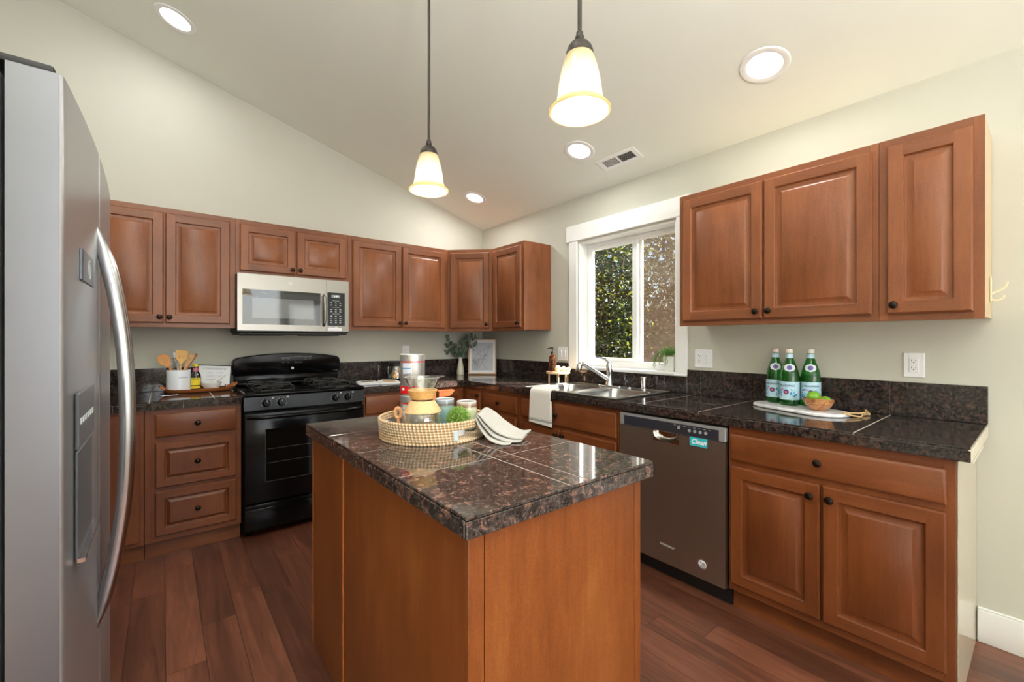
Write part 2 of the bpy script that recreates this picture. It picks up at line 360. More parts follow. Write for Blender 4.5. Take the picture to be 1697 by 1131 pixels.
# ------------------------------------------------------------ cabinets
def panel_door(T, u0, u1, v0, v1, raised=True, mats=None, thick=0.02):
    """overlay door/drawer front: butt-jointed stiles and rails round a raised panel"""
    mb = MB(T); w0 = 0.0015
    def ring(i, w): return [(u0 + i, v0 + i, w), (u1 - i, v0 + i, w), (u1 - i, v1 - i, w), (u0 + i, v1 - i, w)]
    if not raised:
        mb.cur = 1
        mb.loft([ring(0, w0), ring(0, 0.011), ring(0.003, 0.0135), ring(0.007, 0.0165), ring(0.012, thick - 0.002)], True, True, True, False)
        return mb
    s = 0.05 if (v1 - v0) > 0.3 and (u1 - u0) > 0.24 else 0.042
    if (u1 - u0) < 0.2: s = 0.036
    mb.loft([ring(0, w0), ring(0, 0.012), ring(0.003, 0.015), ring(0.006, thick)], True, True, False, False)
    a, b, c, d = u0 + 0.006, u1 - 0.006, v0 + 0.006, v1 - 0.006
    mb.add([(a, c, thick), (u0 + s, c, thick), (u0 + s, d, thick), (a, d, thick)], [(0, 1, 2, 3)], False)
    mb.add([(u1 - s, c, thick), (b, c, thick), (b, d, thick), (u1 - s, d, thick)], [(0, 1, 2, 3)], False)
    mb.cur = 1
    mb.add([(u0 + s, c, thick), (u1 - s, c, thick), (u1 - s, v0 + s, thick), (u0 + s, v0 + s, thick)], [(0, 1, 2, 3)], False)
    mb.add([(u0 + s, v1 - s, thick), (u1 - s, v1 - s, thick), (u1 - s, d, thick), (u0 + s, d, thick)], [(0, 1, 2, 3)], False)
    mb.cur = 0
    k = 1.0 if s > 0.045 else 0.75
    mb.loft([ring(s, thick), ring(s + 0.003, thick - 0.003), ring(s + 0.005, thick - 0.012), ring(s + 0.009 * k, thick - 0.013), ring(s + 0.014 * k, thick - 0.013), ring(s + 0.034 * k, thick - 0.002), ring(s + 0.0355 * k, thick - 0.001)], True, False, True, False)
    return mb
def knob(T, u, v, parent, w=0.02):
    mb = MB(T @ Matrix.Translation((u, v, w)))
    mb.lathe([(0.009, 0.0), (0.009, 0.002), (0.0055, 0.004), (0.0052, 0.012), (0.0085, 0.015), (0.0145, 0.0185), (0.0155, 0.0215), (0.0135, 0.025), (0.008, 0.0275), (0.002, 0.0285)], seg=18, cap0=True, cap1=True)
    return build('knob', mb, MKNOB, parent)
def front(T, u0, u1, v0, v1, parent, mats, kn=None, raised=True, name='door'):
    d = build(name, panel_door(T, u0, u1, v0, v1, raised), mats, parent)
    if kn: knob(T, kn[0], kn[1], d, 0.0195 if raised else 0.0175)
    return d
def cabinet(name, T, width, depth, z0, z1, label, mats, side=None, bottom=None, toe=False, cat='cabinet', grp=None, box_top=None):
    o = T @ Vector((width / 2, 0, -depth / 2)); root = thing(name, (o.x, o.y, 0 if toe else z0), label, cat, grp)
    mb = MB(T); g = 0.0006
    mb.box(g, width - g, z0 + (0 if toe else 0.008), (box_top or z1) - g, -depth + 0.002, -0.019)
    build('cabinet_box', mb, side or mats[0], root)
    mb = MB(T)
    ff = 0.0295
    mb.box(g, ff, z0, z1, -0.019, 0, 0.0008); mb.box(width - ff, width - g, z0, z1, -0.019, 0, 0.0008)
    mb.cur = 1; mb.box(ff, width - ff, z0, z0 + 0.03, -0.019, 0, 0.0008); mb.box(ff, width - ff, z1 - 0.03, z1, -0.019, 0, 0.0008)
    mb.cur = 0; mb.box(ff, width - ff, z0 + 0.03, z1 - 0.03, -0.019, -0.0012)
    build('face_frame', mb, mats, root)
    if toe:
        mb = MB(T); mb.box(g, width - g, 0.0, z0 - 0.001, -depth + 0.05, -0.05); build('toe_kick', mb, mats[1], root)
    return root
UP = [MUPV, MUPH]; BA = [MBAV, MBAH]
UZ0, UZ1 = 1.346, 2.104; DZ0, DZ1 = 1.374, 2.071
FW = 0.311
# back wall uppers
T = back_frame(-3.048); c = cabinet('upper_cabinet', T, 0.762, FW, UZ0, UZ1, 'two-door cherry wall cabinet left of the microwave, partly behind the fridge', UP, grp=None)
front(T, 0.033, 0.377, DZ0, DZ1, c, UP, (0.357, DZ0 + 0.036)); front(T, 0.385, 0.728, DZ0, DZ1, c, UP, (0.405, DZ0 + 0.036))
T = back_frame(-2.286); c = cabinet('upper_cabinet', T, 0.762, FW, 1.722, UZ1, 'short two-door cherry wall cabinet directly above the microwave', UP)
front(T, 0.024, 0.374, 1.748, DZ1, c, UP, (0.352, 1.78)); front(T, 0.384, 0.744, 1.748, DZ1, c, UP, (0.406, 1.78))
T = back_frame(-1.524); c = cabinet('upper_cabinet', T, 0.914, FW, UZ0, UZ1, 'tall two-door cherry wall cabinet just right of the microwave', UP)
front(T, 0.034, 0.450, DZ0, DZ1, c, UP, (0.428, DZ0 + 0.036)); front(T, 0.459, 0.880, DZ0, DZ1, c, UP, (0.481, DZ0 + 0.036))
# diagonal corner upper
e = 0.313; r2 = math.sqrt(0.5); Ld = (0.61 - e) / r2
root = thing('upper_cabinet', (-0.3, -0.3, UZ0), 'diagonal cherry wall cabinet set across the room corner, single door', 'cabinet')
g = 0.0008; mb = MB(); mb.prism([(-0.61 + g, -0.002), (-0.002, -0.002), (-0.002, -0.61 + g), (-e + 0.014, -0.61 + g), (-0.61 + g, -e + 0.014)], UZ0 + 0.008, UZ1, 'z'); build('cabinet_box', mb, MUPV, root)
T = frame((-0.61, -e, 0), (r2, -r2, 0), (0, 0, 1), (-r2, -r2, 0))
mb = MB(T); mb.box(0.001, 0.03, UZ0, UZ1, -0.012, 0); mb.box(Ld - 0.03, Ld - 0.001, UZ0, UZ1, -0.012, 0); mb.cur = 1; mb.box(0.03, Ld - 0.03, UZ0, UZ0 + 0.03, -0.012, 0); mb.box(0.03, Ld - 0.03, UZ1 - 0.03, UZ1, -0.012, 0); mb.cur = 0; mb.box(0.03, Ld - 0.03, UZ0 + 0.03, UZ1 - 0.03, -0.012, -0.001); build('face_frame', mb, UP, root)
front(T, 0.026, Ld - 0.026, DZ0, DZ1, root, UP, (Ld - 0.05, DZ0 + 0.036))
# right wall uppers
T = right_frame(-0.61); c = cabinet('upper_cabinet', T, 0.457, FW, UZ0, UZ1, 'narrow single-door cherry wall cabinet left of the window, plain end panel towards it', UP)
front(T, 0.03, 0.427, DZ0, DZ1, c, UP, (0.398, DZ0 + 0.036))
T = right_frame(-2.472); c = cabinet('upper_cabinet', T, 0.912, FW, UZ0, UZ1, 'wide two-door cherry wall cabinet immediately right of the window', UP, side=MLAM)
front(T, 0.028, 0.456, DZ0, DZ1, c, UP, (0.43, DZ0 + 0.036)); front(T, 0.463, 0.890, DZ0, DZ1, c, UP, (0.49, DZ0 + 0.036))
T = right_frame(-3.384); c = cabinet('upper_cabinet', T, 0.305, FW, UZ0, UZ1, 'narrow single-door cherry wall cabinet at the right end, plastic hook on its side', UP, side=MLAM)
front(T, 0.028, 0.276, DZ0, DZ1, c, UP, (0.052, DZ0 + 0.036))
# double hook stuck on the end cabinet side
hk = thing('wall_hook', (-0.1, -3.692, 1.42), 'cream plastic double hook stuck on the side of the right-end wall cabinet', 'hook')
mb = MB(); mb.box(-0.115, -0.085, -3.694, -3.6895, 1.42, 1.52, 0.0015); build('back_plate', mb, plain('cream_plastic', srgb(232, 222, 190), 0.35), hk)
MCP = MATS['cream_plastic']
mb = MB(); mb.tube([(-0.1, -3.692, 1.45), (-0.1, -3.70, 1.456), (-0.1, -3.715, 1.462), (-0.1, -3.729, 1.473), (-0.1, -3.735, 1.487), (-0.1, -3.736, 1.495)], [0.004, 0.004, 0.0036, 0.0034, 0.0034, 0.004], 10); build('upper_prong', mb, MCP, hk)
mb = MB(); mb.tube([(-0.1, -3.692, 1.428), (-0.1, -3.703, 1.424), (-0.1, -3.716, 1.425), (-0.1, -3.726, 1.433), (-0.1, -3.727, 1.443)], [0.004, 0.004, 0.0036, 0.0034, 0.0038], 10); build('lower_prong', mb, MCP, hk)
# ---- base cabinets
BZ0, BZ1 = 0.102, 0.864
T = back_frame(-3.2, -0.61); c = cabinet('base_cabinet', T, 0.442, 0.608, BZ0, BZ1, 'plain cherry base cabinet front at far left, mostly behind the fridge', BA, toe=True)
mb = MB(T); mb.box(0.05, 0.425, 0.125, 0.845, 0.001, 0.014, 0.002); build('filler_panel', mb, MBAV, c)
T = back_frame(-2.756, -0.61); c = cabinet('base_cabinet', T, 0.468, 0.608, BZ0, BZ1, 'three-drawer cherry base cabinet between fridge and stove', BA, toe=True)
front(T, 0.046, 0.442, 0.704, 0.838, c, BA, (0.244, 0.771), False, 'drawer')
front(T, 0.046, 0.442, 0.414, 0.676, c, BA, (0.244, 0.545), True, 'drawer'); front(T, 0.046, 0.442, 0.136, 0.392, c, BA, (0.244, 0.264), True, 'drawer')
T = back_frame(-1.517, -0.61); c = cabinet('base_cabinet', T, 0.603, 0.608, BZ0, BZ1, 'cherry base cabinet just right of the stove, wide drawer over doors', BA, toe=True)
front(T, 0.022, 0.575, 0.704, 0.838, c, BA, (0.3, 0.771), False, 'drawer'); front(T, 0.022, 0.296, 0.136, 0.676, c, BA, (0.27, 0.64)); front(T, 0.302, 0.575, 0.136, 0.676, c, BA, (0.328, 0.64))
root = thing('base_cabinet', (-0.4, -0.4, 0), 'corner cherry base cabinet with two hinged doors meeting in the inner corner', 'cabinet')
mb = MB(); mb.prism([(-0.913, -0.003), (-0.003, -0.003), (-0.003, -0.879), (-0.591, -0.879), (-0.591, -0.591), (-0.913, -0.591)], BZ0, BZ1, 'z'); build('cabinet_box', mb, MBAV, root)
mb = MB(); mb.prism([(-0.913, -0.591), (-0.591, -0.591), (-0.591, -0.879), (-0.61, -0.879), (-0.61, -0.61), (-0.913, -0.61)], BZ0, BZ1, 'z'); build('face_frame', mb, MBAV, root)
mb = MB(); mb.prism([(-0.913, -0.003), (-0.003, -0.003), (-0.003, -0.879), (-0.56, -0.879), (-0.56, -0.56), (-0.913, -0.56)], 0, BZ0 - 0.001, 'z'); build('toe_kick', mb, MBAH, root)
T = back_frame(-0.914, -0.61); front(T, 0.03, 0.272, 0.136, 0.838, root, BA)
T = right_frame(-0.61, -0.61); front(T, 0.034, 0.256, 0.136, 0.838, root, BA, (0.226, 0.80))
T = right_frame(-0.88, -0.61); c = cabinet('base_cabinet', T, 0.485, 0.608, BZ0, BZ1, 'cherry base cabinet with one small knobbed drawer left of the sink towel', BA, toe=True)
front(T, 0.028, 0.458, 0.704, 0.838, c, BA, (0.243, 0.771), False, 'drawer'); front(T, 0.028, 0.458, 0.136, 0.676, c, BA, (0.06, 0.64))
T = right_frame(-1.366, -0.61); c = cabinet('base_cabinet', T, 0.914, 0.608, BZ0, BZ1, 'cherry sink cabinet with false fronts, left of the dishwasher', BA, toe=True, box_top=0.735)
front(T, 0.028, 0.30, 0.704, 0.838, c, BA, None, False, 'false_front'); front(T, 0.335, 0.888, 0.69, 0.838, c, BA, (0.40, 0.76), False, 'false_front')
front(T, 0.028, 0.426, 0.136, 0.666, c, BA, (0.4, 0.63)); front(T, 0.434, 0.888, 0.136, 0.666, c, BA, (0.46, 0.63))
# right-end base cabinet with glossy cream end panel
T = right_frame(-2.892, -0.61); c = cabinet('base_cabinet', T, 0.75, 0.608, BZ0, BZ1, 'two-door cherry base cabinet under the right end of the counter, cream end panel', BA, toe=True)
front(T, 0.012, 0.728, 0.708, 0.828, c, BA, (0.362, 0.772), False, 'drawer'); front(T, 0.012, 0.366, 0.138, 0.682, c, BA, (0.335, 0.635)); front(T, 0.374, 0.728, 0.138, 0.682, c, BA, (0.402, 0.635))
mb = MB(); mb.box(-0.59, -0.002, -3.6445, -3.643, 0.001, BZ1); build('end_panel', mb, MCREAM, c, label='glossy cream end panel')
# ------------------------------------------------------------ countertops and backsplash
CT = 0.914
def tiles(mb, rects, z0, z1, gap=0.0021, hole=None, bev=0.0015):
    for r in rects:
        a, b, c, d = r[0] + gap, r[1] - gap, r[2] + gap, r[3] - gap
        for q in (rect_sub((a, b, c, d), hole) if hole else [(a, b, c, d)]):
            if q[1] - q[0] > 0.004 and q[3] - q[2] > 0.004: mb.box(q[0], q[1], q[2], q[3], z0, z1, bev)
def edge_tiles(mb, axis, c0, c1, a0, a1, step, z0=0.866, z1=0.9045, start=None):
    a = a0
    while a < a1 - 1e-4:
        b = min(a1, a + step)
        if axis == 'x': mb.box(a + 0.001, b - 0.001, c0, c1, z0, z1, 0.0015)
        else: mb.box(c0, c1, a + 0.001, b - 0.001, z0, z1, 0.0015)
        a = b
CF = -0.639
HOLE = (-0.605, -0.075, -2.235, -1.435)
# left counter
mb = MB(); mb.cur = 1; mb.box(-3.19, -2.287, CF + 0.008, -0.002, 0.866, 0.9132); mb.cur = 0
tiles(mb, [(-3.2, -2.735, CF, -0.335), (-3.2, -2.735, -0.335, -0.002), (-2.735, -2.43, CF, -0.335), (-2.735, -2.43, -0.335, -0.002), (-2.43, -2.284, CF, -0.335), (-2.43, -2.284, -0.335, -0.002)], 0.9062, CT)
edge_tiles(mb, 'x', CF, CF + 0.008, -3.192, -2.285, 0.305)
build('countertop', mb, [MGR, MGROUT], label='short dark granite tile countertop between fridge and stove', cat='countertop', loc=(-2.7, -0.3, 0.866))
# L-shaped counter
mb = MB(); mb.cur = 1
for r in ((-1.515, -0.002, -0.631, -0.002), (-0.631, -0.002, -3.672, -0.631)):
    for q in rect_sub(r, HOLE): mb.box(*q, 0.866, 0.9132)
mb.cur = 0
ys = [-0.639, -0.95, -1.26, -1.57, -1.88, -2.19, -2.41, -2.757]
rects = [(-1.517, -1.24, CF, -0.335), (-1.517, -1.24, -0.335, -0.002), (-1.24, -0.935, CF, -0.335), (-1.24, -0.935, -0.335, -0.002), (-0.935, -0.639, CF, -0.335), (-0.935, -0.639, -0.335, -0.002), (-0.639, -0.335, CF, -0.335), (-0.639, -0.335, -0.335, -0.002), (-0.335, -0.002, CF, -0.335), (-0.335, -0.002, -0.335, -0.002)]
for a, b in zip(ys[1:], ys[:-1]): rects += [(CF, -0.335, a, b), (-0.335, -0.002, a, b)]
rects += [(CF, -0.002, -3.37, -2.757), (CF, -0.002, -3.679, -3.37)]
tiles(mb, rects, 0.9062, CT, hole=HOLE)
edge_tiles(mb, 'x', CF, CF + 0.008, -1.516, CF, 0.293); edge_tiles(mb, 'y', CF, CF + 0.008, -3.679, CF, 0.3045)
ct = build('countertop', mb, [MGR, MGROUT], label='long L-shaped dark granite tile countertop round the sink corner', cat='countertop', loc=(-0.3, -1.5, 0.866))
mb = MB(); mb.box(CF + 0.001, -0.03, -3.680, -3.6725, 0.868, 0.908, 0.001); mb.box(CF + 0.02, -0.25, -3.6805, -3.679, 0.855, 0.867)
build('bare_end_strip', mb, plain('thinset_cream', srgb(206, 200, 178), 0.6, var=0.08, vscale=30), ct, label='bare cream end strip without tiles')
def splash(axis, segs, z1, label, top=True):
    mb = MB()
    for a, b, zt in segs:
        if axis == 'x':
            mb.box(a + 0.001, b - 0.001, -0.02, -0.001, CT + 0.001, zt, 0.0015)
        else: mb.box(-0.02, -0.001, a + 0.001, b - 0.001, CT + 0.001, zt, 0.0015)
    return build('backsplash', mb, MGR, label=label, cat='backsplash')
SZ = 1.072
splash('x', [(-3.2, -2.895, SZ), (-2.895, -2.59, SZ), (-2.59, -2.30, SZ)], SZ, 'short dark granite backsplash behind the utensil crock')
splash('x', [(-1.517, -1.24, SZ), (-1.24, -0.935, SZ), (-0.935, -0.63, SZ), (-0.63, -0.325, SZ), (-0.325, -0.021, SZ)], SZ, 'dark granite backsplash between stove and room corner')
splash('y', [(-0.325, -0.021, SZ), (-0.63, -0.325, SZ), (-0.935, -0.63, SZ), (-1.24, -0.935, SZ), (-1.2965, -1.24, SZ), (-1.57, -1.2965, 1.023), (-1.88, -1.57, 1.023), (-2.19, -1.88, 1.023), (-2.356, -2.19, 1.023), (-2.45, -2.356, SZ), (-2.757, -2.45, SZ), (-3.06, -2.757, SZ), (-3.37, -3.06, SZ), (-3.68, -3.37, SZ)], SZ, 'long dark granite backsplash running under the window wall')
# ------------------------------------------------------------ island
IX0, IX1, IY0, IY1 = -2.21, -1.565, -3.112, -1.873
isl = thing('kitchen_island', (-1.89, -2.49, 0), 'free-standing cherry kitchen island cabinet in the foreground', 'kitchen island')
bx0, bx1, by0, by1 = -2.186, -1.592, -3.084, -1.892
mb = MB(); mb.box(bx0 + 0.008, bx1 - 0.008, by0 + 0.008, by1 - 0.008, 0.0, 0.868); build('cabinet_box', mb, MISL, isl)
mb = MB(); mb.box(bx0 + 0.04, bx1 - 0.028, by0, by0 + 0.007, 0.0, 0.868); build('end_panel', mb, MISL, isl)
mb = MB(); mb.box(bx0, bx0 + 0.007, -2.272, by1 - 0.01, 0.0, 0.868, 0.001); build('side_panel', mb, MISL, isl)
mb = MB(); mb.box(bx0, bx0 + 0.007, by0 + 0.012, -2.298, 0.0, 0.868, 0.001); build('side_panel', mb, MISL, isl)
MISE = plain('island_bead', srgb(176, 100, 48), 0.25, var=0.1, coat=0.4)
mb = MB(); mb.box(bx0 - 0.003, bx0 + 0.004, -2.292, -2.278, 0.0, 0.868, 0.003); build('seam_bead', mb, MISE, isl)
mb = MB(); mb.box(bx0 - 0.003, bx0 + 0.038, by0 - 0.003, by0 + 0.010, 0.0, 0.868, 0.003); build('corner_moulding', mb, MISL, isl)
mb = MB(); mb.box(bx1 - 0.026, bx1 + 0.001, by0 - 0.003, by0 + 0.010, 0.0, 0.868, 0.003); build('corner_moulding', mb, MISL, isl)
mb = MB(); mb.box(bx0 - 0.002, bx0 + 0.006, by1 - 0.009, by1 + 0.001, 0.0, 0.868, 0.003); build('corner_moulding', mb, MISE, isl)
mb = MB(); mb.cur = 1; mb.box(IX0 + 0.008, IX1 - 0.008, IY0 + 0.008, IY1 - 0.008, 0.87, 0.9132); mb.cur = 0
xs = [IX0, -1.907, -1.842, IX1]; ysl = [IY0, -2.79, -2.485, -2.18, IY1]
tiles(mb, [(xs[i], xs[i + 1], ysl[j], ysl[j + 1]) for i in range(3) for j in range(4)], 0.9062, CT, 0.001)
edge_tiles(mb, 'x', IY0, IY0 + 0.008, IX0 + 0.0, IX1, 0.303, 0.868, 0.9045); edge_tiles(mb, 'x', IY1 - 0.008, IY1, IX0, IX1, 0.303, 0.868, 0.9045)
edge_tiles(mb, 'y', IX0, IX0 + 0.008, IY0 + 0.008, IY1 - 0.008, 0.31, 0.868, 0.9045); edge_tiles(mb, 'y', IX1 - 0.008, IX1, IY0 + 0.008, IY1 - 0.008, 0.31, 0.868, 0.9045)
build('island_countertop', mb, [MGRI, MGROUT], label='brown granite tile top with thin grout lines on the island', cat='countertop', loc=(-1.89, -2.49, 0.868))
# ------------------------------------------------------------ refrigerator
fr = thing('refrigerator', (-3.2, -2.24, 0), 'tall stainless steel side-by-side refrigerator cropped at the left edge', 'refrigerator')
mb = MB(); mb.box(-3.56, -2.895, -2.695, -1.785, 0.02, 1.735, 0.004); build('fridge_body', mb, plain('fridge_grey', srgb(70, 72, 76), 0.4), fr)
def fdoor(y0, y1, zz0=0.09, zz1=1.752):
    mb = MB(); N = 14; prof = []
    xb, xf = -2.889, -2.818
    yc0, yc1 = -2.70, -1.775
    def fx(y): u = (y - (yc0 + yc1) / 2) / ((yc1 - yc0) / 2); return xf + 0.012 * (1 - u * u)
    r = 0.008
    pts = [(xb, y0)]
    for k in range(5):
        a = PI / 2 * k / 4; pts.append((fx(y0) - r + r * math.sin(a), y0 + r - r * math.cos(a)))
    for k in range(1, N): y = y0 + r + (y1 - y0 - 2 * r) * k / N; pts.append((fx(y), y))
    for k in range(5):
        a = PI / 2 * k / 4; pts.append((fx(y1) - r + r * math.cos(a), y1 - r + r * math.sin(a)))
    pts.append((xb, y1))
    mb.loft([[(p[0], p[1], z) for p in pts] for z in (zz0, zz1)], True, True, True, True)
    for i, f in enumerate(mb.f):
        n = (mb.v[f[1]] - mb.v[f[0]]).cross(mb.v[f[2]] - mb.v[f[1]])
        if n.length > 0 and abs(n.normalized().y) > 0.97: mb.mi[i] = 1
    return mb
df = build('freezer_door', fdoor(-2.70, -2.266), [MFR, MFE], fr); dr = build('fridge_door', fdoor(-2.256, -1.775), [MFR, MFE], fr)
mb = MB(); mb.box(-2.98, -2.83, -2.695, -2.60, 1.7525, 1.768, 0.006); build('hinge_cover', mb, MBLKM, fr)
mb = MB(); mb.box(-2.87, -2.85, -2.69, -1.785, 0.02, 0.085, 0.003); build('base_grille', mb, MBLKM, fr)
MHAN = metal('handle_satin', srgb(190, 191, 194), 0.22, (1, 1, 1), 0.04)
def fhandle(y, par):
    pts = []; rr = []
    for k in range(29):
        u = -1 + 2 * k / 28; z = 1.043 + 0.52 * u
        x = -2.812 + 0.062 * (1 - abs(u) ** 2.3)
        pts.append((x, y, z)); rr.append(0.004 + 0.009 * min(1, (1 - abs(u)) * 6))
    mb = MB(); mb.tube(pts, rr, 14, flat=1.25)
    return build('handle', mb, MHAN, par)
fhandle(-2.298, df); fhandle(-2.222, dr)
# dispenser
MDK = plain('dispenser_grey', srgb(120, 122, 126), 0.35, metal=0.6); MDK2 = plain('dispenser_recess', srgb(96, 98, 102), 0.4, metal=0.4)
mb = MB(); X = -2.809
mb.box(X - 0.003, X + 0.003, -2.62, -2.37, 1.045, 1.16, 0.004); build('dispenser_panel', mb, MDK, df)
mb = MB(); mb.box(X - 0.003, X + 0.0015, -2.62, -2.37, 0.826, 1.043, 0.002); build('dispenser_recess', mb, MDK2, df)
mb = MB(); mb.prism([(-2.62, 0.822), (-2.37, 0.822), (-2.37, 0.83), (-2.62, 0.83)], X, X + 0.012, 'x'); build('drip_tray', mb, MHAN, df)
mb = MB()
for k in range(6): mb.box(X + 0.003, X + 0.0042, -2.60 + k * 0.036, -2.58 + k * 0.036, 1.095, 1.107)
build('button_marks', mb, MLINK, df)
mb = MB(); mb.box(X - 0.004, X + 0.003, -2.56, -2.385, 1.392, 1.46, 0.002); bd = build('display_badge', mb, plain('badge_grey', srgb(88, 92, 98), 0.3, metal=0.5), df)
T = frame((X + 0.0032, -2.385, 0), (0, -1, 0), (0, 0, 1), (1, 0, 0))
mb = MB(); mb.lathe([(0.022, 0), (0.022, 0.0006), (0.018, 0.0006), (0.018, 0)], seg=24); 
T2 = frame((X + 0.003, -2.46, 1.426), (0, 1, 0), (0, 0, 1), (1, 0, 0))
mb = MB(T2); mb.lathe([(0.018, 0), (0.018, 0.0008), (0.022, 0.0008), (0.022, 0)], seg=24); mb.box(-0.002, 0.002, -0.012, 0.012, 0, 0.0008); build('badge_mark', mb, MLINK, bd)
T3 = frame((-2.8185, -1.835, 1.69), (0, 1, 0), (0, 0, 1), (1, 0, 0)); mb = MB(T3)
mb.box(-0.02, 0.02, -0.006, 0.006, 0.0, 0.005, 0.001); build('logo_badge', mb, MCHR, dr)
# ------------------------------------------------------------ stove
SX0, SX1 = -2.2805, -1.5215
sto = thing('gas_range', (-1.901, -0.34, 0), 'black freestanding gas range with four grated burners', 'stove')
mb = MB(); mb.box(SX0, SX1, -0.632, -0.03, 0.035, 0.905, 0.003)
for x in (SX0 + 0.04, SX1 - 0.04):
    for y in (-0.58, -0.08): mb.lathe([(0.015, 0.0), (0.015, 0.036)], (x, y, 0), 12, cap0=True, cap1=True)
build('range_body', mb, MBLK, sto)
mb = MB(); mb.box(SX0 - 0.001, SX1 + 0.001, -0.672, -0.03, 0.906, 0.922, 0.005)
mb.box(SX0 + 0.006, SX0 + 0.02, -0.65, -0.1, 0.922, 0.928, 0.003); mb.box(SX1 - 0.02, SX1 - 0.006, -0.65, -0.1, 0.922, 0.928, 0.003); mb.box(SX0 + 0.006, SX1 - 0.006, -0.667, -0.65, 0.922, 0.927, 0.002)
build('cooktop', mb, MBLK, sto)
mb = MB(); mb.prism([(-0.668, 0.812), (-0.674, 0.818), (-0.664, 0.9), (-0.64, 0.904), (-0.633, 0.812)], SX0, SX1, 'x')
cp = build('control_panel', mb, plain('control_charcoal', srgb(34, 36, 40), 0.25, spec=0.3), sto)
for x in (-2.157, -2.07, -1.726, -1.643):
    T = frame((x, -0.6695, 0.858), (1, 0, 0), (0, 0.12, 0.993), (0, -0.993, 0.12))
    mb = MB(T); mb.lathe([(0.024, 0.0), (0.024, 0.006), (0.021, 0.012), (0.020, 0.024), (0.017, 0.028)], seg=24, cap0=True, cap1=True)
    mb.box(-0.0045, 0.0045, -0.021, 0.021, 0.012, 0.034, 0.002)
    k = build('knob', mb, MBLK, cp)
    mb = MB(T)
    for a in range(-4, 5):
        an = PI / 2 + a * 0.5; mb.box(0.03 * math.cos(an) - 0.0012, 0.03 * math.cos(an) + 0.0012, 0.03 * math.sin(an) - 0.0012, 0.03 * math.sin(an) + 0.0012, 0.0002, 0.001)
    mb.box(0.032, 0.036, 0.026, 0.034, 0.0002, 0.001); mb.box(0.04, 0.044, 0.026, 0.034, 0.0002, 0.001); mb.box(0.032, 0.044, 0.034, 0.036, 0.0002, 0.001)
    mb.box(-0.001, 0.001, 0.004, 0.02, 0.0341, 0.0346)
    build('dial_marks', mb, MLINK, cp)
mb = MB(); mb.box(SX0 + 0.003, SX1 - 0.003, -0.668, -0.634, 0.225, 0.795, 0.006); od = build('oven_door', mb, MBLK, sto)
mb = MB(); mb.box(-2.16, -1.64, -0.6695, -0.667, 0.355, 0.69, 0.003); build('oven_window', mb, MGLASSB, od)
MRK = plain('rack_grey', srgb(58, 56, 52), 0.4)
mb = MB()
for z in (0.47, 0.56): mb.box(-2.15, -1.65, -0.6702, -0.6694, z, z + 0.003)
for q in ((-2.163, -2.16, 0.35, 0.69), (-1.64, -1.637, 0.35, 0.69), (-2.163, -1.637, 0.35, 0.353)): mb.box(q[0], q[1], -0.6702, -0.668, q[2], q[3])
build('rack_line', mb, MRK, od)
mb = MB(); pts = []
for k in range(17): u = -1 + k / 8; pts.append((-1.901 + 0.36 * u, -0.668 - 0.042 * (1 - abs(u) ** 6), 0.772))
mb.tube(pts, 0.013, 12); build('handle', mb, MBLK, od)
mb = MB(); mb.box(SX0 + 0.003, SX1 - 0.003, -0.662, -0.634, 0.05, 0.185, 0.006); mb.box(SX0 + 0.003, SX1 - 0.003, -0.672, -0.634, 0.187, 0.216, 0.006); build('storage_drawer', mb, MBLK, sto)
# backguard
mb = MB(); N = 24; xa, xb_ = -2.268, -1.500 - 0.025; x0c, x1c = SX0, SX1
top = lambda u: 1.128 + 0.036 * (1 - u * u)
rings = []
for (yy, dz, dx) in ((-0.03, 0, 0.006), (-0.095, -0.002, 0.003), (-0.108, -0.010, 0.0), (-0.118, -0.06, 0.0)):
    pass
poly = [(x0c + 0.012, 1.0)]
pt = [(x0c, 1.012), (x0c, 1.10), (x0c + 0.008, 1.122)]
for k in range(1, N): u = -1 + 2 * k / N; pt.append((-1.901 + 0.379 * u, top(u)))
pt += [(x1c - 0.008, 1.122), (x1c, 1.10), (x1c, 1.012), (x1c - 0.012, 1.002)]
poly += pt
cx_, cz_ = -1.901, 1.08
sh = lambda s, y: [(cx_ + (p[0] - cx_) * (1 - s * 0.02), y, cz_ + (p[1] - cz_) * (1 - s * 0.09)) for p in poly]
mb.loft([sh(0.3, -0.03), sh(0, -0.035), sh(0, -0.098), sh(0.35, -0.108), sh(1.0, -0.112)], True, True, True, True)
bg = build('backguard', mb, MBLK, sto)
mb = MB(); mb.box(SX0 + 0.012, SX1 - 0.012, -0.082, -0.03, 0.924, 1.004, 0.006); mb.box(SX0 + 0.03, SX1 - 0.03, -0.098, -0.082, 0.924, 0.945, 0.006)
build('rear_vent', mb, MBLK, sto)
T = frame((-1.85, -0.1125, 1.10), (1, 0, 0), (0, 0, 1), (0, -1, 0)); mb = MB(T)
mb.box(-0.115, 0.105, 0.03, 0.033, 0, 0.0008)
for (u, v) in ((-0.1, 0.014), (-0.065, 0.014), (0.062, 0.014), (0.092, 0.014), (-0.1, -0.01), (-0.065, -0.01), (0.028, -0.012), (-0.012, -0.012), (0.008, -0.012)):
    mb.box(u - 0.010, u + 0.010, v - 0.001, v + 0.001, 0, 0.0008); mb.box(u - 0.007, u + 0.003, v + 0.004, v + 0.0055, 0, 0.0008)
mb.box(-0.115, -0.05, 0.022, 0.0245, 0, 0.0008); mb.box(0.05, 0.105, 0.022, 0.0245, 0, 0.0008)
build('control_print', mb, plain('dim_print', srgb(120, 126, 128), 0.5), bg)
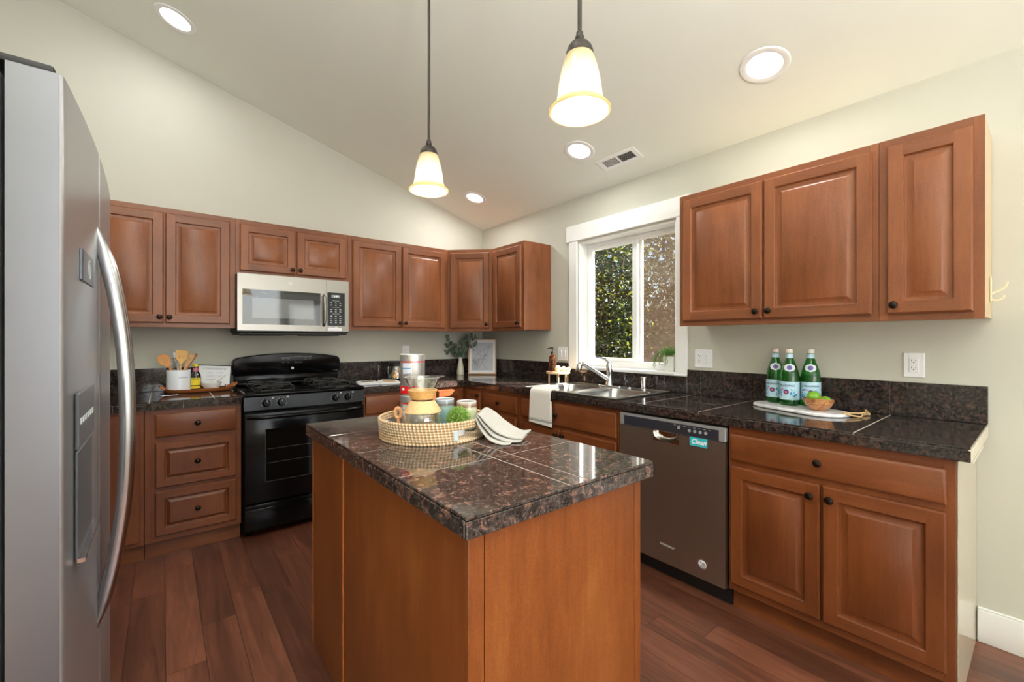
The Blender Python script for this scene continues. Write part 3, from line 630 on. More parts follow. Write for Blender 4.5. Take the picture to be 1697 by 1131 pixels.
mb = MB(frame((-1.885, -0.1125, 1.046), (1, 0, 0), (0, 0, 1), (0, -1, 0))); mb.lathe([(0.010, 0), (0.010, 0.001), (0.001, 0.001)], seg=20, cap0=True, cap1=True); build('emblem', mb, plain('emblem_silver', srgb(205, 205, 205), 0.3), bg)
# burners and grates
for bx_ in (-2.09, -1.715):
    for by_ in (-0.50, -0.24):
        mb = MB(); mb.lathe([(0.05, 0.9225), (0.048, 0.928), (0.03, 0.93), (0.03, 0.94), (0.033, 0.941), (0.033, 0.947), (0.028, 0.95)], (bx_, by_, 0), 24, cap0=True, cap1=True)
        build('burner', mb, MIRON, sto)
    mb = MB(); r = 0.0045; zt = 0.966
    for by_ in (-0.50, -0.24):
        hx, hy = 0.115, 0.118
        c4 = [(bx_ - hx, by_ - hy), (bx_ + hx, by_ - hy), (bx_ + hx, by_ + hy), (bx_ - hx, by_ + hy)]
        loop = []
        for k in range(4):
            p, q = Vector(c4[k]), Vector(c4[(k + 1) % 4]); d = (q - p).normalized()
            for s in (0.02, 0.12, 0.22 - 0.02): pass
            L = (q - p).length
            for s in (0.025, L / 2, L - 0.025): v = p + d * s; loop.append((v.x, v.y, 0.932))
        mb.tube(loop, r, 6, closed=True)
        for dx, dy in ((1, 0), (-1, 0), (0, 1), (0, -1)):
            ex, ey = bx_ + dx * hx, by_ + dy * hy
            mb.tube([(ex, ey, 0.932), (ex, ey, 0.955), (ex - dx * 0.012, ey - dy * 0.012, zt), (bx_ + dx * 0.02, by_ + dy * 0.02, zt)], r, 6)
        mb.tube([(c4[0][0] + 0.01, c4[0][1] + 0.005, 0.932), (c4[0][0] + 0.012, c4[0][1] + 0.005, zt - 0.008), (c4[0][0] + 0.03, c4[0][1] + 0.005, zt), (c4[1][0] - 0.03, c4[1][1] + 0.005, zt), (c4[1][0] - 0.012, c4[1][1] + 0.005, zt - 0.008), (c4[1][0] - 0.01, c4[1][1] + 0.005, 0.932)], r, 6)
        for cxx, cyy in c4: mb.tube([(cxx * 0.93 + bx_ * 0.07, cyy * 0.93 + by_ * 0.07, 0.9225), (cxx * 0.93 + bx_ * 0.07, cyy * 0.93 + by_ * 0.07, 0.932)], r, 6)
    build('burner_grate', mb, MIRON, sto)
# ------------------------------------------------------------ microwave
mw = thing('microwave_oven', (-1.92, -0.2, 1.316), 'stainless over-the-range microwave with dark window above the stove', 'microwave')
MX0, MX1, MZ0, MZ1, MY = -2.2845, -1.5475, 1.318, 1.72, -0.40
mb = MB(); mb.box(MX0, MX1, -0.36, -0.003, MZ0, MZ1, 0.002); build('microwave_body', mb, MBLKM, mw)
mb = MB()
for r in rect_sub((MX0, -1.7135, 1.33, MZ1), (-2.256, -1.755, 1.373, 1.615)): mb.box(r[0], r[1], MY, -0.362, r[2], r[3])
dm = build('microwave_door', mb, MSTEEL, mw)
mb = MB()
for r in rect_sub((-2.256, -1.755, 1.373, 1.615), (-2.198, -1.800, 1.418, 1.558)): mb.box(r[0], r[1], MY + 0.002, -0.365, r[2], r[3])
build('door_glass', mb, plain('smoked_glass', srgb(34, 36, 40), 0.05, coat=1.0, coatr=0.02), dm)
mb = MB(); mb.box(-2.198, -1.800, MY + 0.003, -0.366, 1.418, 1.558); build('door_window', mb, plain('grey_window_glass', srgb(112, 116, 118), 0.06, coat=1.0, coatr=0.02), dm)
mb = MB(); mb.tube([(-1.733, MY - 0.001, 1.60), (-1.733, MY - 0.028, 1.585), (-1.733, MY - 0.034, 1.54), (-1.733, MY - 0.036, 1.485), (-1.733, MY - 0.034, 1.43), (-1.733, MY - 0.028, 1.39), (-1.733, MY - 0.001, 1.375)], 0.0105, 12); build('handle', mb, MSTEEL, dm)
mb = MB(); mb.lathe([(0.014, 0), (0.014, -0.001), (0.001, -0.001)], (-1.96, MY, 1.672), 20, 'y', cap0=True, cap1=True); build('emblem', mb, plain('emblem_grey', srgb(165, 162, 156), 0.35, metal=0.8), dm)
mb = MB()
for r in rect_sub((-1.712, MX1, 1.33, MZ1), (-1.706, -1.576, 1.373, 1.627)): mb.box(r[0], r[1], MY, -0.362, r[2], r[3])
cpn = build('control_panel', mb, MSTEEL, mw)
mb = MB(); mb.box(-1.706, -1.576, MY + 0.0015, -0.365, 1.373, 1.627); build('keypad', mb, plain('keypad_navy', srgb(30, 36, 42), 0.15), cpn)
T = frame((-1.641, MY + 0.0012, 0), (1, 0, 0), (0, 0, 1), (0, -1, 0)); mb = MB(T); rnd = random.Random(5)
for rw in range(11):
    z = 1.565 - rw * 0.0168
    if rw in (0, 3, 6): mb.box(-0.03, 0.026, z - 0.001, z + 0.001, 0, 0.0006); continue
    for cl in range(3):
        u = -0.036 + cl * 0.033; mb.box(u - 0.006, u + 0.007, z - 0.0028, z + 0.0028, 0, 0.0006)
build('key_print', mb, MLINK, cpn)
mb = MB(T); mb.box(-0.035, 0.03, 1.588, 1.61, 0, 0.0008); ck = build('clock_display', mb, plain('display_grey', srgb(130, 136, 138), 0.3), cpn)
text('clock_digits', '1:39', 0.02, plain('lit_digits', srgb(240, 246, 248), 0.5, emit=(0.8, 0.95, 1, 1), es=0.8), ck, T @ Matrix.Translation((0, 1.599, 0.001)))
mb = MB(T); mb.prism([(-0.058, 1.335), (0.038, 1.335), (0.043, 1.345), (0.038, 1.358), (0.018, 1.357), (0.0, 1.366), (-0.02, 1.358), (-0.05, 1.362), (-0.058, 1.35)], 0.0014, 0.0018, 'z'); build('torn_label', mb, MWHT, cpn, label='torn white paper label')
mb = MB(); mb.box(MX0 + 0.01, MX1 - 0.01, -0.385, -0.03, 1.302, 1.3175, 0.003); mb.box(MX0 + 0.05, MX0 + 0.3, -0.33, -0.1, 1.297, 1.302); mb.box(MX1 - 0.3, MX1 - 0.05, -0.33, -0.1, 1.297, 1.302); build('underside_vent', mb, MBLKM, mw)
mb = MB(); mb.box(MX0, MX1, -0.395, -0.362, 1.3185, 1.329, 0.002); build('bottom_trim', mb, MBLKM, mw)
# ------------------------------------------------------------ dishwasher
dw = thing('dishwasher', (-0.35, -2.586, 0), 'dark stainless dishwasher with a clean sign, under the counter', 'dishwasher')
mb = MB(); mb.box(-0.606, -0.03, -2.884, -2.286, 0.1, 0.858); build('tub_body', mb, MBLKM, dw)
mb = MB(); mb.box(-0.56, -0.2, -2.888, -2.284, 0.0, 0.099); build('toe_panel', mb, MBLKM, dw)
T = frame((-0.607, -2.284, 0), (0, -1, 0), (0, 0, 1), (-1, 0, 0)); Wd = 0.602
mb = MB(T)
hc, hw, hd = 0.294, 0.075, 0.052
for r in rect_sub((0.002, Wd, 0.098, 0.782), (hc - hw, hc + hw, 0.782 - hd, 0.79)): mb.box(r[0], r[1], r[2], r[3], 0.0, 0.026)
dd = build('door_panel', mb, MDW, dw)
mb = MB(T); n = 20; prev = None; rings = []
# pocket handle: half-round scoop
for j in range(7):
    t_ = j / 6; ring = []
    for k in range(n + 1):
        a = PI * k / n; s = 1 - 0.45 * t_
        ring.append((hc - hw * 0.98 * s * math.cos(a), 0.782 - hd * 0.95 * s * math.sin(a) ** 0.7 if math.sin(a) > 1e-6 else 0.782, 0.026 - 0.022 * math.sin(t_ * PI / 2)))
    rings.append(ring)
mb.loft(rings, False, False, False); mb.add(rings[-1], [tuple(range(n + 1))], False)
out = [(hc - hw, 0.782 - hd, 0.026), (hc + hw, 0.782 - hd, 0.026), (hc + hw, 0.782, 0.026), (hc - hw, 0.782, 0.026)]
r0 = rings[0]
for k in range(n): 
    c_ = 0 if k < n / 2 else 1
    mb.add([r0[k], r0[k + 1], out[c_]], [(0, 1, 2)], False)
mb.add([r0[n // 2], out[1], out[0]], [(0, 1, 2)], False); mb.add([r0[0], out[0], out[3]], [(0, 1, 2)], False); mb.add([r0[n], out[2], out[1]], [(0, 1, 2)], False)
build('pocket_handle', mb, metal('scoop_steel', srgb(190, 185, 178), 0.15), dd)
mb = MB(T); mb.box(0.002, Wd, 0.784, 0.852, 0, 0.024, 0.003); cpd = build('control_fascia', mb, plain('fascia_grey', srgb(150, 150, 152), 0.35, metal=0.3), dw)
mb = MB(T); mb.box(0.03, 0.572, 0.787, 0.838, 0.0235, 0.0255, 0.001); build('control_strip', mb, plain('strip_charcoal', srgb(44, 46, 54), 0.2), cpd)
mb = MB(T)
mb.box(0.36, 0.375, 0.812, 0.826, 0.0255, 0.0275, 0.001)
build('button', mb, plain('button_grey', srgb(150, 152, 158), 0.3), cpd)
for k in range(4):
    mb = MB(T); u = 0.425 + k * 0.028; mb.lathe([(0.008, 0.0255), (0.008, 0.0275), (0.001, 0.028)], (u, 0.813, 0), 14, cap0=True, cap1=True); build('button', mb, MATS['button_grey'], cpd)
mb = MB(T)
for k in range(8): u = 0.34 + k * 0.026; mb.box(u, u + 0.012, 0.829, 0.8305, 0.0255, 0.0258)
for k in range(9): u = 0.05 + k * 0.011; mb.box(u, u + 0.005, 0.8405, 0.842, 0.0241, 0.0244)
build('key_print', mb, MLINK, cpd)
text('brand_script', 'Whirlpool', 0.020, MLINK, dd, T @ Matrix.Translation((0.30, 0.193, 0.0262)), shear=0.3)
MB_ = MB(T @ Matrix.Translation((0.492, 0.172, 0.0262)))
MB_.lathe([(0.021, 0), (0.021, 0.0004), (0.027, 0.0004), (0.027, 0)], seg=28); rs = build('sticker_ring', MB_, plain('ring_brown', srgb(100, 78, 68), 0.5), dd)
mb = MB(T @ Matrix.Translation((0.492, 0.172, 0.0262))); mb.lathe([(0.020, 0), (0.020, 0.0004), (0.001, 0.0004)], seg=28, cap0=True, cap1=True); st_ = build('round_sticker', mb, MWHT, dd, label='round flag sticker')
mb = MB(T @ Matrix.Translation((0.492, 0.172, 0.0267)))
for k, (a, b) in enumerate(((-0.013, 0.013), (-0.003, 0.018), (-0.017, 0.016), (-0.012, 0.011))):
    z = 0.010 - k * 0.0072; mb.add([(a, z, 0), (b, z - 0.004, 0), (b, z - 0.0075, 0), (a, z - 0.0035, 0)], [(0, 1, 2, 3)], False)
build('flag_stripe', mb, MINK, st_)
# clean magnet
cs = thing('dishwasher_magnet', (-0.636, -2.758, 0.74), 'small turquoise sign reading Clean, stuck on the dishwasher front', 'magnet')
mb = MB(T); mb.box(0.428, 0.518, 0.742, 0.785, 0.0285, 0.030, 0.001); build('sign_plate', mb, plain('turquoise', srgb(52, 178, 190), 0.4), cs)
text('clean_lettering', 'Clean', 0.034, MWHT, cs, T @ Matrix.Translation((0.473, 0.764, 0.0302)), shear=0.35, bold=0.0006)
# ------------------------------------------------------------ sink and faucet
sk = thing('kitchen_sink', (-0.34, -1.835, CT), 'double-bowl stainless drop-in sink under the window', 'sink')
def rrect(x0, x1, y0, y1, r, z, n=6):
    out = []
    for cx, cy, a0 in ((x1 - r, y1 - r, 0), (x0 + r, y1 - r, PI / 2), (x0 + r, y0 + r, PI), (x1 - r, y0 + r, 3 * PI / 2)):
        for k in range(n + 1): a = a0 + PI / 2 * k / n; out.append((cx + r * math.cos(a), cy + r * math.sin(a), z))
    return out
bowls = [(-0.585, -0.155, -1.80, -1.452), (-0.585, -0.155, -2.215, -1.865)]
mb = MB(); R0 = (-0.622, -0.052, -2.255, -1.415); pieces = [R0]
for b_ in bowls: pieces = [q for p in pieces for q in rect_sub(p, b_)]
z1 = CT + 0.0065
for p in pieces: mb.box(*p, CT + 0.0012, z1)
rim = rrect(*R0, 0.03, CT + 0.0012); rim2 = rrect(R0[0] + 0.006, R0[1] - 0.006, R0[2] + 0.006, R0[3] - 0.006, 0.024, z1 + 0.0005)
build('sink_deck', mb, MSTEEL, sk)
for b_ in bowls:
    mb = MB(); x0, x1, y0, y1 = b_
    mb.loft([rrect(x0, x1, y0, y1, 0.001, z1 + 0.0004), rrect(x0 + 0.008, x1 - 0.008, y0 + 0.008, y1 - 0.008, 0.06, z1 - 0.001), rrect(x0 + 0.012, x1 - 0.012, y0 + 0.012, y1 - 0.012, 0.06, z1 - 0.012), rrect(x0 + 0.022, x1 - 0.022, y0 + 0.022, y1 - 0.022, 0.06, CT - 0.13), rrect(x0 + 0.05, x1 - 0.05, y0 + 0.05, y1 - 0.05, 0.06, CT - 0.165), rrect(x0 + 0.1, x1 - 0.1, y0 + 0.1, y1 - 0.1, 0.05, CT - 0.17)], True, False, True)
    bw = build('sink_bowl', mb, metal('bowl_steel', srgb(190, 190, 190), 0.24, (60, 60, 1), 0.05) if 'bowl' not in MATS else MATS['bowl'], sk)
    mb = MB(); mb.lathe([(0.038, CT - 0.1685), (0.03, CT - 0.167), (0.01, CT - 0.1685)], ((x0 + x1) / 2, (y0 + y1) / 2, 0), 20, cap0=True, cap1=True); build('drain', mb, MCHR, bw)
mb = MB(); mb.tube([(-0.622, -2.255, z1), (-0.052, -2.255, z1), (-0.052, -1.415, z1), (-0.622, -1.415, z1)], 0.004, 8, closed=True); build('rim_bead', mb, MSTEEL, sk)
fc = thing('kitchen_faucet', (-0.102, -1.79, z1), 'chrome single-lever pull-out kitchen faucet leaning over the sink', 'faucet')
fy = -1.79; fxx = -0.102; zb = z1 + 0.001
mb = MB(); mb.loft([[(fxx + 0.030 * math.cos(a) , fy + 0.105 * math.copysign(abs(math.sin(a)) ** 0.8, math.sin(a)), z) for a in [2 * PI * k / 28 for k in range(28)]] for z in (zb, zb + 0.006)] + [[(fxx + 0.026 * math.cos(a), fy + 0.1 * math.copysign(abs(math.sin(a)) ** 0.8, math.sin(a)), zb + 0.009) for a in [2 * PI * k / 28 for k in range(28)]]]); build('escutcheon', mb, MCHR, fc)
mb = MB(); mb.lathe([(0.030, zb + 0.008), (0.028, zb + 0.02), (0.023, zb + 0.03), (0.021, zb + 0.06), (0.023, zb + 0.10), (0.027, zb + 0.13), (0.026, zb + 0.155), (0.02, zb + 0.172), (0.008, zb + 0.18)], (fxx, fy, 0), 28, cap0=True, cap1=True); build('faucet_body', mb, MCHR, fc)
mb = MB(); mb.tube([(fxx + 0.006, fy, zb + 0.15), (fxx + 0.002, fy + 0.004, zb + 0.178), (fxx - 0.02, fy + 0.014, zb + 0.198), (fxx - 0.06, fy + 0.028, zb + 0.212), (fxx - 0.10, fy + 0.04, zb + 0.216)], [0.02, 0.018, 0.013, 0.009, 0.006], 14, flat=0.6); build('lever_handle', mb, MCHR, fc)
hx_, hy_ = -0.30, -1.70
S0 = Vector((fxx - 0.012, fy + 0.004, zb + 0.055)); S1 = Vector((hx_ + 0.012, hy_ - 0.006, zb + 0.168))
mb = MB(); mb.tube([S0, S0.lerp(S1, 0.3), S0.lerp(S1, 0.58)], [0.016, 0.0145, 0.0135], 16); mb.tube([S0.lerp(S1, 0.585), S0.lerp(S1, 0.6), S0.lerp(S1, 0.9), S1], [0.0135, 0.0155, 0.016, 0.017], 16); build('pull_out_spout', mb, MCHR, fc)
mb = MB(); mb.tube([S1, S1 + Vector((-0.018, 0.007, 0.004)), S1 + Vector((-0.034, 0.012, -0.01)), S1 + Vector((-0.04, 0.014, -0.034)), S1 + Vector((-0.041, 0.0145, -0.046))], [0.017, 0.02, 0.021, 0.02, 0.017], 16); build('spray_head', mb, MCHR, fc)
mb = MB(); mb.lathe([(0.022, z1 + 0.001), (0.022, z1 + 0.005), (0.017, z1 + 0.006), (0.017, z1 + 0.07), (0.020, z1 + 0.072), (0.020, z1 + 0.086), (0.016, z1 + 0.09)], (-0.09, -2.075, 0), 24, cap0=True, cap1=True)
build('dishwasher_air_gap', mb, MCHR, label='small chrome air gap cylinder on the sink deck right of the faucet', cat='air gap')
mb = MB(); mb.lathe([(0.024, z1 + 0.001), (0.024, z1 + 0.004), (0.016, z1 + 0.006), (0.016, z1 + 0.011)], (-0.095, -1.96, 0), 24, cap0=True, cap1=True)
build('sink_hole_cover', mb, MCHR, label='low chrome hole cap on the sink deck between faucet and air gap', cat='hole cover')
# ------------------------------------------------------------ electrical plates
def plate(T, w, h, kinds, label, grp=None):
    o = T @ Vector((0, 0, 0)); root = thing('wall_outlet' if 'o' in kinds else 'light_switch', o, label, 'outlet' if 'o' in kinds else 'switch', grp)
    mb = MB(T); mb.box(-w / 2, w / 2, -h / 2, h / 2, 0.0005, 0.006, 0.002); build('cover_plate', mb, MWHT, root)
    n = len(kinds)
    for i, k in enumerate(kinds):
        cu = (i - (n - 1) / 2) * 0.046
        if k == 'o':
            mb = MB(T); mb.box(cu - 0.0165, cu + 0.0165, -0.033, 0.033, 0.006, 0.0085, 0.0015); r_ = build('receptacle', mb, MWHT, root)
            mb = MB(T)
            for v in (0.018, -0.015):
                mb.box(cu - 0.008, cu - 0.006, v, v + 0.008, 0.0085, 0.0089); mb.box(cu + 0.006, cu + 0.008, v, v + 0.007, 0.0085, 0.0089); mb.lathe([(0.0026, 0.0085), (0.0026, 0.0089)], (cu, v - 0.006, 0), 10, cap0=True, cap1=True)
            build('socket_slot', mb, MINK, r_)
        else:
            mb = MB(T); mb.box(cu - 0.0165, cu + 0.0165, -0.033, 0.033, 0.006, 0.0075, 0.001); r_ = build('rocker', mb, MWHT, root)
            mb = MB(T); mb.loft([[(cu - 0.013, -0.029, 0.0075), (cu + 0.013, -0.029, 0.0075), (cu + 0.013, 0.029, 0.0075), (cu - 0.013, 0.029, 0.0075)], [(cu - 0.012, -0.028, 0.0095), (cu + 0.012, -0.028, 0.0095), (cu + 0.012, 0.028, 0.012), (cu - 0.012, 0.028, 0.012)]], smooth=False); build('paddle', mb, MWHT, r_)
    return root
RF = lambda y, z: frame((0, y, z), (0, -1, 0), (0, 0, 1), (-1, 0, 0))
plate(RF(-1.213, 1.148), 0.115, 0.115, 'ss', 'white double rocker switch on the wall left of the window')
plate(RF(-2.457, 1.147), 0.115, 0.115, 'os', 'white outlet and switch plate right of the window casing')
plate(RF(-3.449, 1.151), 0.072, 0.112, 'o', 'white double socket outlet at the right, past the green bottles')
plate(frame((-0.882, 0, 1.155), (1, 0, 0), (0, 0, 1), (0, -1, 0)), 0.072, 0.112, 'o', 'white outlet on the back wall above the silver tins')
# ------------------------------------------------------------ ceiling fittings
dn = Vector((-SL, 0, -1)).normalized(); au = Vector((1, 0, -SL)).normalized(); av = Vector((0, 1, 0))
t = NT('lit_diffuser'); MDIFF = t.done(t.new('ShaderNodeEmission', {0: (1.0, 0.97, 0.9, 1), 1: 3.5}))
def downlight(x, y, label, power=10):
    p = Vector((x, y, ceil_z(x))); T = frame(p, au, -av, dn) if (au.cross(-av)).dot(dn) > 0 else frame(p, au, av, dn)
    root = thing('recessed_light', p, label, 'ceiling light', 'recessed ceiling lights')
    mb = MB(T); mb.lathe([(0.076, 0.001), (0.078, 0.004), (0.092, 0.008), (0.104, 0.006), (0.108, 0.001)], seg=40); build('trim_ring', mb, MTRIM, root)
    mb = MB(T); mb.lathe([(0.076, 0.0012), (0.076, 0.004), (0.001, 0.005)], seg=40, cap0=True, cap1=True); build('diffuser', mb, MDIFF, root)
    area('lamp_light', p + dn * 0.012, dn, 0.14, 0.14, power, (1, 0.985, 0.95), 'DISK', root)
downlight(-2.615, -0.529, 'round recessed ceiling light at top left, above the left wall cabinets', 5)
downlight(-0.45, -2.986, 'large-looking round recessed ceiling light at top right, nearest the camera', 6)
downlight(-0.441, -1.80, 'round recessed ceiling light beside the air vent', 8)
downlight(-0.444, -0.52, 'round recessed ceiling light nearest the room corner', 9)
downlight(-2.615, -1.8, 'added round recessed ceiling light above the fridge aisle, outside the frame, to even the light')  # this and the next are unseen, added to even out the kitchen light
downlight(-2.615, -3.1, 'added round recessed ceiling light above the viewer, outside the frame, to even the light')
vt = thing('ceiling_vent', (-0.235, -1.975, ceil_z(-0.235)), 'white louvred air vent on the sloping ceiling above the window', 'vent')
p = Vector((-0.235, -1.975, ceil_z(-0.235))); T = frame(p, au, -av, dn)
mb = MB(T)
for r in rect_sub((-0.063, 0.063, -0.158, 0.158), (-0.036, 0.036, -0.125, 0.125)): mb.box(r[0], r[1], r[2], r[3], 0.0008, 0.007)
mb.box(-0.036, 0.036, -0.008, 0.008, 0.0008, 0.006); build('vent_frame', mb, MTRIM, vt)
mb = MB(T); mb.box(-0.036, 0.036, -0.125, 0.125, 0.0008, 0.0012); build('duct_opening', mb, plain('duct_dark', srgb(60, 60, 60), 0.8), vt)
mb = MB(T)
for k in range(22):
    v = -0.121 + k * 0.0112
    if abs(v + 0.001) < 0.010: continue
    s = -0.25 if v < 0 else 0.5
    mb.add([(-0.036, v, 0.0015), (0.036, v, 0.0015), (0.036, v + s * 0.005, 0.0055), (-0.036, v + s * 0.005, 0.0055)], [(0, 1, 2, 3)], False)
    mb.add([(-0.036, v + s * 0.001, 0.0015), (0.036, v + s * 0.001, 0.0015), (0.036, v + s * 0.005 + 0.003, 0.0055), (-0.036, v + s * 0.005 + 0.003, 0.0055)], [(0, 1, 2, 3)], False)
build('louvres', mb, MTRIM, vt)
# pendants
t = NT('alabaster_shade'); gz = t.new('ShaderNodeSeparateXYZ', {0: t.new('ShaderNodeTexCoord').outputs['Object']}).outputs[2]
amb = t.ramp(t.math('DIVIDE', gz, 0.147), [(0.0, srgb(244, 228, 186)), (0.07, srgb(242, 226, 184)), (0.16, srgb(250, 247, 238)), (0.65, srgb(250, 247, 238)), (1.0, srgb(238, 222, 178))])
amb = t.mix(0.12, amb, t.ramp(t.noise(t.obj(), 14, 3), [(0.4, srgb(250, 236, 205)), (0.6, srgb(236, 214, 170))]))
ambd = t.mix(1.0, amb, (0.72, 0.715, 0.69, 1), 'MULTIPLY')
a = t.new('ShaderNodeBsdfTranslucent', {0: ambd}); b = t.bsdf(color=ambd, rough=0.25)
MSHADE = t.done(t.new('ShaderNodeMixShader', {0: 0.42, 1: a.outputs[0], 2: b.outputs[0]}))
t = NT('lit_bulb'); MBULB = t.done(t.new('ShaderNodeEmission', {0: (1.0, 0.92, 0.76, 1), 1: 5.0}))
def pendant(x, y, z, label):
    root = thing('pendant_lamp', (x, y, z), label, 'pendant lamp', 'pendant lamps over the island'); zc = ceil_z(x)
    mb = MB(); pr_ = [(0.0725, 0.0), (0.075, 0.003), (0.0745, 0.006), (0.066, 0.014), (0.059, 0.022), (0.0555, 0.032), (0.0535, 0.045), (0.051, 0.065), (0.048, 0.085), (0.043, 0.108), (0.037, 0.128), (0.031, 0.143), (0.027, 0.147)]
    inn = [(r - 0.0025, h + (0.001 if i < 3 else 0)) for i, (r, h) in enumerate(pr_)][::-1]
    mb.lathe([(r, z + h) for r, h in pr_ + inn + [pr_[0]]], (x, y, 0), 40); s_ = build('lamp_shade', mb, MSHADE, root)
    s_.location = (0, 0, 0)
    mb = MB(); mb.lathe([(0.0335, z + 0.138), (0.033, z + 0.146), (0.029, z + 0.158), (0.021, z + 0.168), (0.013, z + 0.173), (0.009, z + 0.174), (0.011, z + 0.178), (0.011, z + 0.184), (0.008, z + 0.19), (0.0085, z + 0.194), (0.0055, z + 0.198)], (x, y, 0), 28, cap0=True, cap1=True); build('socket_cap', mb, plain('oil_rubbed_bronze', srgb(52, 46, 42), 0.45, metal=0.5), root)
    mb = MB(); mb.tube([(x, y, z + 0.195), (x, y, zc - 0.02)], 0.0052, 12); build('hanging_rod', mb, MATS['oil_rubbed_bronze'], root)
    mb = MB(); mb.lathe([(0.012, zc - 0.045), (0.02, zc - 0.04), (0.055, zc - 0.025), (0.06, zc - 0.019)], (x, y, 0), 28, cap0=True, cap1=True); build('ceiling_canopy', mb, MATS['oil_rubbed_bronze'], root)
    mb = MB(); mb.lathe([(0.006, z + 0.128), (0.012, z + 0.11), (0.021, z + 0.09), (0.023, z + 0.075), (0.018, z + 0.058), (0.006, z + 0.05)], (x, y, 0), 20, cap0=True, cap1=True); build('bulb', mb, MBULB, root)
    d = bpy.data.lights.new('bulb_light', 'POINT'); d.energy = 6.0; d.shadow_soft_size = 0.03; d.color = (1, 0.94, 0.82); lo = bpy.data.objects.new('bulb_light', d); COL.objects.link(lo); lo.parent = root; lo.location = (0, 0, 0.035)
    return root
pendant(-1.89, -2.355, 1.83, 'bell-glass pendant lamp on a long rod, farther from the camera')
pendant(-1.89, -3.12, 1.818, 'bell-glass pendant lamp on a rod, nearer to the camera')
# ------------------------------------------------------------ woven tray and what stands in it (island)
TC = (-1.891, -2.39); TR = 0.188
t = NT('seagrass_coil'); sx = t.new('ShaderNodeSeparateXYZ', {0: t.new('ShaderNodeTexCoord').outputs['Object']})
an = t.math('ARCTAN2', sx.outputs[1], sx.outputs[0])
st = t.math('SINE', t.math('ADD', t.math('MULTIPLY', an, 96.0), t.math('MULTIPLY', sx.outputs[2], 90.0)))
wv = t.ramp(st, [(0.3, srgb(200, 164, 118)), (0.6, srgb(232, 220, 200))])
wv = t.mix(t.math('MULTIPLY', t.noise(t.obj(), 30, 2), 0.3), wv, srgb(190, 150, 100))
MTRAY = t.done(t.bsdf(color=wv, rough=0.75, normal=t.bump(st, 0.5, 0.002)))
tr = thing('woven_tray', (TC[0], TC[1], CT), 'round cream woven seagrass tray with cut-out handles on the island', 'tray')
mb = MB(); NC = 8; rc = 0.0048
def coil(mb, z, R, a0=0.0, a1=2 * PI, full=True):
    n = 288 if full else max(8, int(288 * (a1 - a0) / (2 * PI))); pts = []
    rr = []
    for k in range(n if full else n + 1):
        a = a0 + (a1 - a0) * k / n; q = 1 + 0.16 * math.sin(a * 96)
        pts.append((TC[0] + R * math.cos(a), TC[1] + R * math.sin(a), z)); rr.append(rc * q)
    mb.tube(pts, rr, 8, closed=full)
H0, H1 = math.radians(-96), math.radians(-48)
for i in range(NC):
    z = CT + 0.005 + i * 0.0093; R = TR + 0.0006 * i
    if 1 <= i <= 4:
        for (p, q) in ((H1, H0 + PI), (H1 + PI, H0 + 2 * PI)): coil(mb, z, R, p, q, False)
    else: coil(mb, z, R)
wall = build('tray_wall', mb, MTRAY, tr)
mb = MB()
for i in range(18): coil(mb, CT + 0.005, 0.018 + i * 0.0098)
build('tray_base', mb, MTRAY, tr)
MSLV = plain('pale_blue_sleeve', srgb(196, 208, 212), 0.4, var=0.1, vscale=60)
for a in (H0, H1, H0 + PI, H1 + PI):
    mb = MB(); p = Vector((TC[0] + TR * math.cos(a), TC[1] + TR * math.sin(a), 0)); T = Matrix.Translation(p) @ Matrix.Rotation(a, 4, 'Z')
    mb.T = T; mb.box(-0.007, 0.009, -0.009, 0.009, CT + 0.010, CT + 0.047, 0.003); build('handle_sleeve', mb, MSLV, tr)
ZT = CT + 0.0108
# pour-over carafe
cf = thing('pour_over_carafe', (-1.944, -2.396, ZT), 'glass pour-over coffee carafe with cork collar in the woven tray', 'carafe')
cc = (-1.940, -2.400, 0); z = ZT
prof = [(0.001, z + 0.001), (0.05, z + 0.001), (0.061, z + 0.008), (0.067, z + 0.03), (0.067, z + 0.05), (0.062, z + 0.075), (0.048, z + 0.1), (0.033, z + 0.12), (0.031, z + 0.126), (0.034, z + 0.134), (0.046, z + 0.165), (0.058, z + 0.192), (0.064, z + 0.205)]
inn = [(max(0.001, r - 0.0022), h + (0.002 if i < 3 else 0)) for i, (r, h) in enumerate(prof)][::-1]
mb = MB(); mb.lathe(prof + inn, cc, 40); gl = build('glass_body', mb, MCLR, cf)
mb = MB(); mb.tube([(cc[0] + 0.064 * math.cos(a) + (0.014 * max(0, math.cos(a + 0.68)) ** 6) * math.cos(a), cc[1] + 0.064 * math.sin(a) + (0.014 * max(0, math.cos(a + 0.68)) ** 6) * math.sin(a), z + 0.205 + 0.004 * max(0, math.cos(a + 0.68)) ** 6) for a in [2 * PI * k / 40 for k in range(40)]], 0.0022, 8, closed=True); build('glass_lip', mb, MCLR, cf)
MCORK = plain('cork', srgb(226, 176, 108), 0.6, var=0.12, vscale=90)
mb = MB(); mb.lathe([(0.036, z + 0.127), (0.041, z + 0.1275), (0.052, z + 0.157), (0.0535, z + 0.160), (0.048, z + 0.161), (0.036, z + 0.135)], cc, 36); build('cork_collar', mb, MCORK, cf)
mb = MB(); mb.lathe([(0.034, z + 0.122), (0.043, z + 0.122), (0.066, z + 0.086), (0.067, z + 0.081), (0.0635, z + 0.08), (0.04, z + 0.115)], cc, 36); build('cork_skirt', mb, plain('light_cork', srgb(232, 190, 138), 0.6, var=0.1, vscale=90), cf)
mb = MB(); mb.lathe([(0.0375, z + 0.1215), (0.0385, z + 0.1245), (0.0375, z + 0.1275)], cc, 32); build('leather_tie', mb, plain('dark_tie', srgb(84, 52, 34), 0.6), cf)
